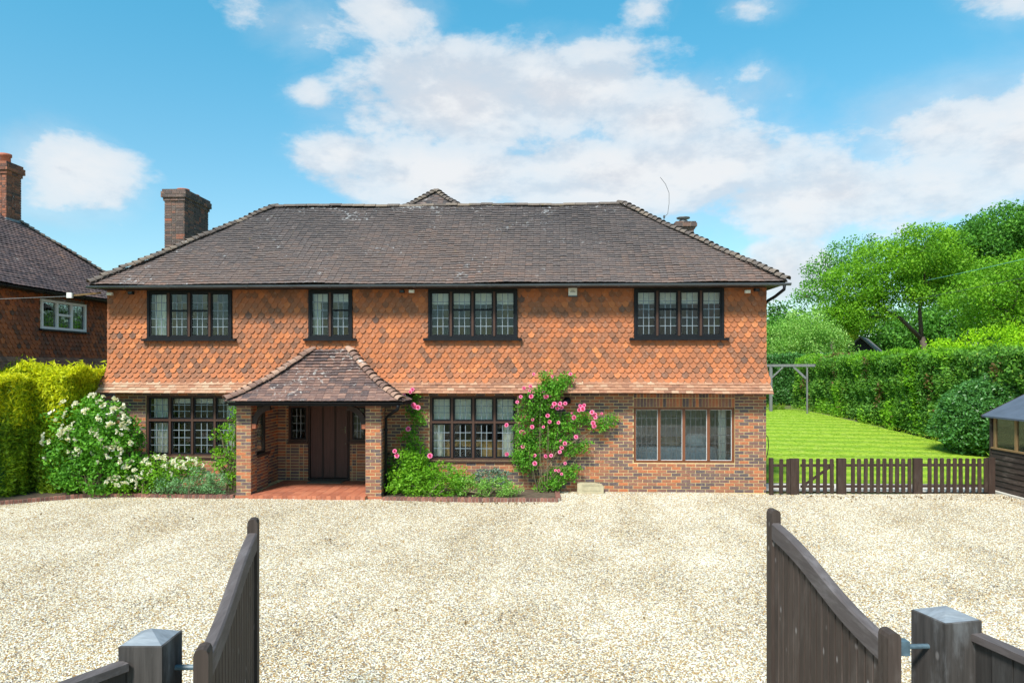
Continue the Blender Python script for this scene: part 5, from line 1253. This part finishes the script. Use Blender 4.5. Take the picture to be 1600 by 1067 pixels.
# ------------------------------------------------------------------ picket fence, shed, garden
PIC = {}
def picket_mesh(w_, h_, d_=.022):
    k = (w_, h_)
    if k not in PIC:
        b = MB().prism([(-w_/2, 0, 0), (w_/2, 0, 0), (w_/2, 0, h_-.02), (w_/2-.015, 0, h_), (-w_/2+.015, 0, h_), (-w_/2, 0, h_-.02)], (0, d_, 0)); PIC[k] = [np_mesh('picket', b.v, b.f, [q]*len(b.f), 'picket_wood') for q in (0, .33, .66, 1)]
    return PIC[k]
FA, FB = Vector((5.36, -.12, 0)), Vector((10.62, .16, 0)); FD = (FB-FA).normalized(); FN = Vector((FD.y, -FD.x, 0)); FANG = math.atan2(FD.y, FD.x)
FL = (FB-FA).length
def fence_run(name, s0, s1, label, cat, posts, npick, hgt=.80, brace_=False):
    base = FA+FD*s0; t_ = thing(name, base, label, cat)
    for z in (.17, .66):
        MB().bar(FA+FD*(s0+.02)+Vector((0, 0, z))-FN*.001, FA+FD*(s1-.02)+Vector((0, 0, z))-FN*.001, .035, .06).build('rail', 'picket_wood', t_)
    if brace_: MB().bar(FA+FD*(s0+.1)+Vector((0, 0, .2))-FN*.002, FA+FD*(s1-.1)+Vector((0, 0, .63))-FN*.002, .03, .055).build('brace', 'picket_wood', t_)
    for s_, w_, h_ in posts:
        c_ = FA+FD*s_; M = Matrix.Translation((c_.x, c_.y, h_/2-.05)) @ Matrix.Rotation(FANG, 4, 'Z')
        MB().obox(M, w_, .09, h_+.1, .3).build('post', 'picket_wood', t_)
    for i in range(npick):
        s_ = s0+(s1-s0)*(i+.5)/npick
        if any(abs(s_-p_[0]) < p_[1]/2+.03 for p_ in posts): continue
        c_ = FA+FD*s_+FN*.042; o_ = bpy.data.objects.new('picket', random.choice(picket_mesh(.088, hgt))); COL.objects.link(o_); o_.parent = t_
        o_.location = Vector((c_.x, c_.y, .02+random.uniform(-.008, .008)))-base; o_.rotation_euler = (0, random.uniform(-.012, .012), FANG)
fence_run('picket_fence', 0.0, .66, 'short brown picket fence panel against the right corner of the house', 'fence', [(.03, .08, .83), (.57, .20, .82)], 4)
fence_run('picket_gate', .70, 1.52, 'brown picket garden gate with a diagonal brace', 'gate', [], 5, brace_=True)
fence_run('picket_fence', 1.56, 3.33, 'brown picket fence panel between the garden gate and the broad middle post', 'fence', [(1.67, .2, .82)], 12)
fence_run('picket_fence', 3.36, FL, 'brown picket fence panel ending at the dark timber shed', 'fence', [(3.46, .2, .82), (FL-.08, .15, .83)], 13)

shed = thing('garden_shed', (11.9, -.9, 0), 'dark timber garden shed with blue-grey felt roof at the right edge', 'shed')
SX0, SX1, SY0, SY1, SE, SR = 10.82, 13.1, -2.6, .62, 1.78, 2.42
MB().box(SX0+.03, SX1-.03, SY0+.03, SY1-.03, 0, .9).build('lower_wall', 'shed_wood', shed)
nbd = 8
for k in range(nbd):
    z = .03+k*.125
    MB().add([(SX0-.012, SY0, z), (SX0-.012, SY1, z), (SX0+.006, SY1, z+.122), (SX0+.006, SY0, z+.122), (SX0+.03, SY0, z), (SX0+.03, SY1, z), (SX0+.03, SY1, z+.122), (SX0+.03, SY0, z+.122)],
             [(0, 3, 2, 1), (0, 1, 5, 4), (3, 7, 6, 2), (0, 4, 7, 3), (1, 2, 6, 5)], random.random()).build('board', 'shed_wood', shed)
for k in range(14):
    z = .03+k*.125; MB().box(SX0+.03, SX1-.03, SY1-.03, SY1+.004-.001*(k % 2), z, z+.12, random.random()).build('board', 'shed_wood', shed)
MB().box(SX1-.06, SX1-.031, SY0+.03, SY1-.031, .9, SE).build('back_wall', 'shed_trim', shed)
MB().box(SX0-.014, SX0+.05, SY1-.06, SY1+.012, 0, SE).build('corner_post', 'shed_wood', shed)
for y in (.46, -.28, -1.02, -1.76): MB().box(SX0-.01, SX0+.05, y-.05, y+.03, 1.04, SE-.02).build('window_post', 'shed_trim', shed)
MB().box(SX0-.03, SX0+.05, SY0, SY1-.06, 1.0, 1.04).build('window_sill', 'shed_trim', shed)
MB().box(SX0-.012, SX0+.04, SY0, SY1-.06, SE-.03, SE+.02).build('top_rail', 'shed_wood', shed)
for k in range(6): MB().box(SX0+.055, SX0+.07, SY0+.05, SY1-.07, 1.05+k*.118, 1.05+k*.118+.112, random.random()).build('lining_board', 'shed_trim', shed)
for y in (.09, -.65, -1.39): MB().box(SX0+.01, SX0+.014, y-.34, y+.32, 1.041, SE-.031).build('pane', 'glass', shed)
MB().add([(SX0-.13, SY0-.1, SE+.0), (SX0-.13, SY1+.12, SE+.0), ((SX0+SX1)/2, SY1+.12, SR), ((SX0+SX1)/2, SY0-.1, SR), (SX1+.13, SY0-.1, SE), (SX1+.13, SY1+.12, SE),
          (SX0-.13, SY0-.1, SE-.04), (SX0-.13, SY1+.12, SE-.04), ((SX0+SX1)/2, SY1+.12, SR-.04), ((SX0+SX1)/2, SY0-.1, SR-.04), (SX1+.13, SY0-.1, SE-.04), (SX1+.13, SY1+.12, SE-.04)],
         [(0, 3, 2, 1), (3, 4, 5, 2), (6, 7, 8, 9), (9, 8, 11, 10), (0, 1, 7, 6), (4, 10, 11, 5), (1, 2, 8, 7), (2, 5, 11, 8), (0, 6, 9, 3), (3, 9, 10, 4)]).build('roof', 'felt_blue', shed)
MB().bar((SX0-.135, SY1+.128, SE-.03), ((SX0+SX1)/2, SY1+.128, SR-.03), .012, .07).build('verge_board', 'shed_wood', shed)
tag(MB().box(SX0-.12, SX0-.02, SY0, SY1, -.05, .03).build('shed_base', 'concrete'), 'concrete strip along the foot of the timber shed', 'base')

pg = thing('pergola', (13.4, 23.0, .45), 'weathered grey timber swing frame at the far end of the lawn', 'swing frame')
for x, y, q in ((12.95, 23.2, .07), (14.35, 21.6, .035)): MB().box(x-q, x+q, y-q, y+q, .3, 2.98).build('post', 'pergola_wood', pg)
MB().bar((12.3, 23.94, 3.06), (14.65, 21.26, 3.06), .1, .14).build('beam', 'pergola_wood', pg)
MB().bar((12.98, 23.16, 2.35), (13.45, 22.63, 2.98), .07, .09).build('brace', 'pergola_wood', pg); MB().bar((14.32, 21.64, 2.35), (13.85, 22.17, 2.98), .07, .09).build('brace', 'pergola_wood', pg)

gh, HP, HN = hedge('garden_hedge', (15.9, 15, 0), 'long clipped green hedge along the right side of the lawn', [(16.1, 4.0), (16.3, 12), (16.7, 20), (16.9, 27)], 2.6, 3.15, 'leaf_hedge', 900, .13, wob=.26, z0=.3, core_in=.4)
q_ = (np.sin(HP[:, 1]*.9+HP[:, 2]*1.3)+np.sin(HP[:, 1]*2.3-HP[:, 2]*.8)+np.sin(HP[:, 2]*1.7+1)+RNG.normal(0, .5, len(HP))) > 1.1
foliage('young_shoots', HP[q_]+HN[q_]*.10, .15, 'leaf_bright', gh, Nrm=HN[q_], spread=.9)
q_ = (np.sin(HP[:, 1]*1.3-HP[:, 2]*1.1+2)+np.sin(HP[:, 1]*3.1+HP[:, 2]*2)+RNG.normal(0, .5, len(HP))) > 2.05
foliage('dry_leaves', HP[q_]+HN[q_]*.06, .13, 'leaf_brown', gh, Nrm=HN[q_], spread=.9)
hedge('garden_hedge', (8, 31, 0), 'dark clipped hedge across the far end of the lawn behind the swing frame', [(3, 31), (21, 31)], 1.8, 3.3, 'leaf_laurel', 420, .17, wob=.22, z0=.5, core_in=.4)
bush('clipped_laurel', (15.2, 7.6, .1), 'round clipped dark evergreen bush beside the shed', 'bush', [(15.15, 7.2, 1.15, 1.75, 1.5, 1.42)], 'leaf_laurel', 300, 26, .11, .10, shell=.86)
n = 900; P = np.c_[RNG.uniform(14.2, 14.9, n)-.2*RNG.random(n), RNG.uniform(5, 24.5, n), np.zeros(n)]; P[:, 2] = [gz(x, y)+.05+random.random()*.2 for x, y, _ in P]
t_ = thing('long_grass', (14.5, 15, .3), 'fringe of longer grass at the foot of the garden hedge', 'grass'); foliage('blades', P, .14, 'grass_blade', t_, aspect=.12, up=1.6); t_['kind'] = 'stuff'
n = 900; P = np.c_[RNG.uniform(9, 14.3, n), RNG.uniform(24.6, 25.1, n), RNG.uniform(.5, .75, n)]
t_ = thing('long_grass', (12, 25, .5), 'longer grass edging the pale patio by the swing frame', 'grass'); foliage('blades', P, .3, 'grass_blade', t_, aspect=.1, up=1.6); t_['kind'] = 'stuff'

# trees beyond the garden
tree('garden_shrub', (18.5, 34.5, .5), 'rounded pale-green flowering bush behind the hedge next to the house corner', 'bush', [(17.2, 34.0, 4.0, 2.3, 2.0, 2.4), (19.2, 33.5, 4.4, 2.1, 1.8, 2.2), (20.5, 33.6, 3.8, 1.5, 1.5, 1.9), (18.6, 34, 5.7, 1.9, 1.6, 1.4), (15.6, 34, 3.2, 1.8, 1.6, 2.2)], 'leaf_pale', 11, 46, .14, .27, .14, .3)
tree('golden_tree', (28.0, 27, .5), 'bright yellow-green tree above the hedge behind the shed', 'tree', [(24.0, 25.5, 3.2, 1.8, 1.6, 1.4), (26.3, 25.5, 3.7, 2.0, 1.7, 1.6), (28.8, 25.8, 3.8, 2.2, 1.8, 1.7), (31.5, 26, 3.6, 2.2, 1.8, 1.9)], 'leaf_gold', 11, 46, .15, .27, .14, .3)
tree('airy_tree', (24.6, 44, .5), 'thin airy tree with sky showing through, left of the big tree', 'tree', [(24.2, 43.5, 10.6, 2.0, 1.8, 1.9), (22.4, 43.5, 8.9, 1.5, 1.4, 1.4), (25.6, 43.8, 12.2, 1.7, 1.6, 1.4), (27.6, 43.8, 12.6, 1.6, 1.5, 1.3), (25.4, 44, 8.3, 1.9, 1.7, 1.6)], 'leaf_mid', 4.0, 50, .19, .36, .2, .6)
big = tree('spreading_tree', (30.0, 37.5, .5), 'big spreading light-green tree with a visible forked trunk', 'tree',
     [(23.6, 36.5, 9.2, 2.4, 2.0, 1.5), (25.6, 36.5, 10.6, 2.6, 2.2, 1.5), (28.3, 36.5, 11.6, 2.6, 2.2, 1.7), (30.4, 37, 10.6, 2.2, 2.0, 1.4), (26.6, 36.8, 8.6, 2.2, 2.0, 1.1), (24.0, 37, 7.0, 2.2, 1.9, 1.3), (22.2, 37, 6.6, 1.6, 1.5, 1.2), (29.6, 37.5, 8.8, 1.5, 1.5, 1.0)], 'leaf_bright', 7.6, 66, .19, .38, .28, .55, lean=(1.2, 0))
tree('dark_oak', (50, 66, .5), 'tall dark green oak rising highest at the right edge', 'tree', [(46.5, 62, 15.4, 4.0, 3.5, 3.0), (51, 62, 17.4, 4.2, 3.6, 3.0), (56, 62, 17.2, 5, 4, 3.3), (50, 63, 13.5, 5, 4, 4), (56, 63, 12, 5, 4, 4), (44, 63, 13.5, 3, 3, 2.6)], 'leaf_oak', 5.0, 60, .32, .62, .6, .55)
tree('green_tree', (32.5, 31, .5), 'mid-green leafy tree in front of the dark oak at the right edge', 'tree', [(28.0, 29.5, 7.6, 2.1, 1.8, 1.4), (30.6, 29.5, 8.6, 2.3, 2.0, 1.6), (33.5, 29.5, 9.6, 2.6, 2.2, 2.0), (29.4, 29.8, 6.0, 2.0, 1.8, 1.3), (32.6, 30, 6.4, 2.6, 2.2, 1.7), (36, 30, 8, 2.5, 2, 2)], 'leaf_bright', 8.5, 56, .17, .36, .3, .45)
tree('evergreen', (30, 52, .5), 'dark evergreen mass behind the black barn gable', 'tree', [(27, 50, 4, 3.2, 2.6, 3.4), (31, 50, 4.5, 3.4, 2.6, 3.6), (35.5, 51, 5, 3.6, 2.8, 4), (23, 51, 4.4, 3, 2.4, 3.6), (40, 52, 5.5, 4, 3, 4.5), (19.5, 52, 4.2, 3, 2.4, 3.4)], 'leaf_oak', 7, 50, .28, .45, .4, .4)
tree('small_tree', (24.0, 56, .5), 'small dark round-headed tree left of the airy tree', 'tree', [(23.6, 55.5, 7.6, 2.2, 1.9, 1.8), (25.8, 55.6, 6.8, 2, 1.8, 1.8)], 'leaf_dark', 6, 24, .3, .5, .22, .5)
tree('distant_tree', (22.5, 72, .5), 'hazy light-green tree just right of the house eaves', 'tree', [(20.5, 71, 7.6, 2.6, 2.2, 2.4), (24, 71, 6.2, 3, 2.4, 2.6), (18, 72, 6.6, 2.2, 2, 2.2)], 'leaf_mid', 3.5, 22, .36, .6, .25, .5)
tree('conifer', (27.2, 46, .5), 'narrow golden conifer beside the black barn gable', 'tree', [(27.0, 45.5, 6.2, .55, .5, 1.0), (27.0, 45.5, 4.8, .8, .7, 1.5), (27.0, 45.5, 3.2, .95, .8, 1.5)], 'leaf_conifer', 22, 24, .16, .2, .14, .3)
# far wood
C = np.c_[RNG.uniform(5, 120, 2600), RNG.uniform(92, 100, 2600), np.zeros(2600)]
C[:, 2] = RNG.random(2600)**.7*(6.5+1.8*np.sin(C[:, 0]*.35)+1.2*np.sin(C[:, 0]*.9))
t_ = link('far_wood', np_mesh('far_wood', *leaf_arrays(clump_points(C, 16, .8), .7), 'leaf_dark'), kind='stuff'); tag(t_, 'far wood closing the view behind the garden trees', 'wood')

# black barn gable and the other roof corner
barn = thing('black_barn', (27.0, 41, .5), 'black weatherboarded barn gable showing above the hedge', 'barn')
BX, BYb = 25.3, 40.0
gx0, gx1, gap_z, gez = 23.2, 27.4, 5.45, 3.70
MB().prism([(gx0+.2, BYb, .4), (gx1-.2, BYb, .4), (gx1-.2, BYb, gez), (BX, BYb, gap_z-.1), (gx0+.2, BYb, gez)], (2.9, 5.2, 0)).build('wall', 'black_board', barn)
for k in range(10):
    z = gez-1.0+k*.24
    half = (gx1-gx0)/2-.25 if z < gez else ((gap_z-.12-z-.2)/(gap_z-gez))*((gx1-gx0)/2)
    if half > .1: MB().add([(BX-half, BYb-.035, z), (BX+half, BYb-.035, z), (BX+half, BYb-.005, z+.23), (BX-half, BYb-.005, z+.23)], [(0, 1, 2, 3)]).build('weatherboard', 'black_board', barn)
for sg in (-1, 1):
    e = gx0 if sg < 0 else gx1
    MB().prism([(BX, BYb-.2, gap_z), (e, BYb-.2, gez-.1), (e, BYb-.2, gez-.25), (BX, BYb-.2, gap_z-.15)], (3.2, 5.6, 0)).build('roof', 'pergola_wood', barn)
fr_ = thing('distant_house', (33, 31, .5), 'brown tiled roof corner of a house at the far right edge', 'house')
MB().prism([(30.9, 28.5, 4.4), (34, 28.5, 6.8), (37, 28.5, 4.4)], (0, 5, 0)).build('roof', 'rail_wood', fr_); MB().box(31.5, 36.5, 28.8, 33.2, .4, 4.4).build('wall', 'brick', fr_)

# overhead wires
def wire(a, b, sag, r, label, mat):
    pts = []
    for i in range(13):
        q = i/12; pts.append((a[0]+(b[0]-a[0])*q, a[1]+(b[1]-a[1])*q, a[2]+(b[2]-a[2])*q-sag*4*q*(1-q)))
    tag(MB().tube(pts, r, 5).build('overhead_wire', mat), label, 'wire')
simple('verdigris_wire', (0.16, 0.40, 0.30), .6)
wire((26.9, 33.2, 9.0), (27.0, 12, 9.2), .12, .017, 'pale green overhead wire crossing in front of the big tree', 'verdigris_wire')
wire((24.5, 30, 7.4), (28.5, 14, 8.6), .12, .010, 'thin dark overhead wire below the pale green one', 'dark_lead')

# ------------------------------------------------------------------ entrance gates in the foreground
def gate_post(c, ang, w_, h_, label):
    t_ = thing('gate_post', (c[0], c[1], 0), label, 'post', 'posts of the driveway gate')
    M = Matrix.Translation((c[0], c[1], 0)) @ Matrix.Rotation(ang, 4, 'Z'); hw = w_/2; bv = .006
    V = []
    for z, q in ((-.2, hw), (h_-.004, hw), (h_, hw-bv)): V += [M @ Vector((sx_*q, sy_*q, z)) for sx_, sy_ in ((-1, -1), (1, -1), (1, 1), (-1, 1))]
    shaft = MB().add(V, [(i, (i+1) % 4, 4+(i+1) % 4, 4+i) for i in range(4)]+[(4+i, 4+(i+1) % 4, 8+(i+1) % 4, 8+i) for i in range(4)]+[(8, 9, 10, 11)]).build('shaft', 'post_wood', t_)
    V = [M @ Vector((sx_*(hw-bv-.001), sy_*(hw-bv-.001), h_+.001)) for sx_, sy_ in ((-1, -1), (1, -1), (1, 1), (-1, 1))]+[M @ Vector((0, 0, h_+.052))]
    MB().add(V, [(0, 1, 4), (1, 2, 4), (2, 3, 4), (3, 0, 4)]).build('cap', 'sky_tinted_cap', t_)
wood('sky_tinted_cap', (0.26, 0.29, 0.33), 0.55, axis=0, rough=.55, wear=.5, wear_col=(.42, .44, .46))  # pale blue of the reflected sky is painted into the cap colour
gate_post((-2.04, -13.07), 0.04, .222, 1.50, 'weathered square gate post with pyramid cap left of the drive entrance')
gate_post((2.343, -12.548), 0.26, .245, 1.50, 'weathered square gate post with pyramid cap right of the drive entrance')
def gate_leaf(A, B, side, h0, h1, label):
    """A hinge end, B closing end; side = +1 when the boards show on the left of A->B"""
    A, B = Vector((*A, 0)), Vector((*B, 0)); d = (B-A); L = d.length; d.normalize(); nrm = Vector((-d.y, d.x, 0))*side
    t_ = thing('driveway_gate', A, label, 'gate', 'leaves of the driveway gate')
    def bx(s0, s1, n0, n1, z0, z1, tint=.5):
        mb = MB(); V = [A+d*s+nrm*n_+Vector((0, 0, z)) for z in (z0, z1) for n_ in (n0, n1) for s in (s0, s1)]
        return mb.add(V, [(0, 2, 3, 1), (4, 5, 7, 6), (0, 1, 5, 4), (2, 6, 7, 3), (0, 4, 6, 2), (1, 3, 7, 5)], tint)
    def stile(s0, s1, h_):
        pr = []
        for k in range(7):
            a = math.pi/2*k/6; pr.append((.035-.035*0+(.035)*math.sin(a)-.035, h_-.035+.035*math.cos(a)))
        out = [(-.037, .05), (.037, .05), (.037, h_-.03), (.028, h_-.008), (.010, h_), (-.010, h_), (-.028, h_-.008), (-.037, h_-.03)]
        MB().prism([A+d*s0+nrm*u+Vector((0, 0, z)) for u, z in out], d*(s1-s0)).build('stile', 'gate_wood', t_)
    stile(0, .105, h0); stile(L-.105, L, h1)
    def topz(s):
        q = min(1, max(0, (s-.1)/(L-.2))); return h0-.06+(h1-.10-(h0-.06))*(q+.07*math.sin(2*math.pi*q)*-1)
    n = 18; out = []
    for i in range(n+1):
        s = .105+(L-.21)*i/n; out.append((s, topz(s)))
    V = []; F = []
    for s, z in out:
        V += [A+d*s+nrm*u+Vector((0, 0, zz)) for u, zz in ((-.036, z-.13), (.036, z-.13), (.036, z-.010), (.024, z), (-.024, z), (-.036, z-.010))]
    for i in range(n):
        for k in range(6): F.append((i*6+k, i*6+(k+1) % 6, i*6+6+(k+1) % 6, i*6+6+k))
    MB().add(V, F).build('top_rail', 'rail_wood', t_)
    bx(.106, L-.106, -.028, -.016, .262, h0-.2).build('groove_shade_backing', 'roof_felt', t_); bx(.106, L-.106, -.03, .03, .10, .26).build('bottom_rail', 'gate_wood', t_); bx(.106, L-.106, -.055, -.029, .75, .88).build('middle_rail', 'gate_wood', t_)  # near-black sheet behind the boards paints shade into their grooves
    nb_ = 17; wd_ = (L-.212)/nb_
    for i in range(nb_):
        s0 = .106+i*wd_; s1 = s0+wd_; z0 = topz(s0)-.132; z1 = topz(s1)-.132
        pf = [(s0+.006, -.004), (s0+.007, .013), (s0+.010, .016), (s1-.010, .016), (s1-.007, .013), (s1-.006, -.004), (s1-.006, -.014), (s0+.006, -.014)]
        V = [A+d*s+nrm*u+Vector((0, 0, .262)) for s, u in pf]+[A+d*s+nrm*u+Vector((0, 0, z0+(z1-z0)*(s-s0)/wd_)) for s, u in pf]; m_ = len(pf)
        MB().add(V, [(k, (k+1) % m_, m_+(k+1) % m_, m_+k) for k in range(m_)]+[tuple(range(m_, 2*m_))], random.random()).build('board', 'gate_wood', t_)
    return t_
gl = gate_leaf((-1.76, -13.10), (-2.19, -11.36), -1, 1.455, 1.775, 'dark brown boarded gate leaf standing open on the left')
gr = gate_leaf((1.985, -12.69), (1.885, -10.90), 1, 1.44, 1.785, 'dark brown boarded gate leaf standing open on the right')
MB().tube([(2.02, -12.60, 1.33), (2.25, -12.58, 1.33)], .014, 8).box(2.03, 2.10, -12.63, -12.57, 1.29, 1.37).build('hinge', 'steel_blue', gr)
MB().tube([(-1.80, -13.02, 1.33), (-1.95, -13.03, 1.33)], .014, 8).build('hinge', 'steel_blue', gl)
def side_fence(A, B, h_, label):
    A, B = Vector((*A, 0)), Vector((*B, 0)); d = B-A; L = d.length; d.normalize()
    t_ = thing('boundary_fence', A, label, 'fence')
    MB().bar(A+Vector((0, 0, h_-.02)), B+Vector((0, 0, h_-.02)), .075, .04).build('capping_rail', 'rail_wood', t_)
    n = int(L/.125)
    for i in range(n):
        a = A+d*(L*i/n+.002); b = A+d*(L*(i+1)/n-.004)
        MB().bar(a+Vector((0, 0, (h_-.041)/2)), b+Vector((0, 0, (h_-.041)/2)), .022+.008*(i % 2), h_-.041, tint=random.random()).build('board', 'fence_board', t_)
side_fence((-2.11, -13.19), (-3.02, -14.8), 1.425, 'dark boarded fence with capping rail running from the left gate post')
side_fence((2.455, -12.62), (2.90, -14.4), 1.43, 'dark boarded fence with capping rail running from the right gate post')
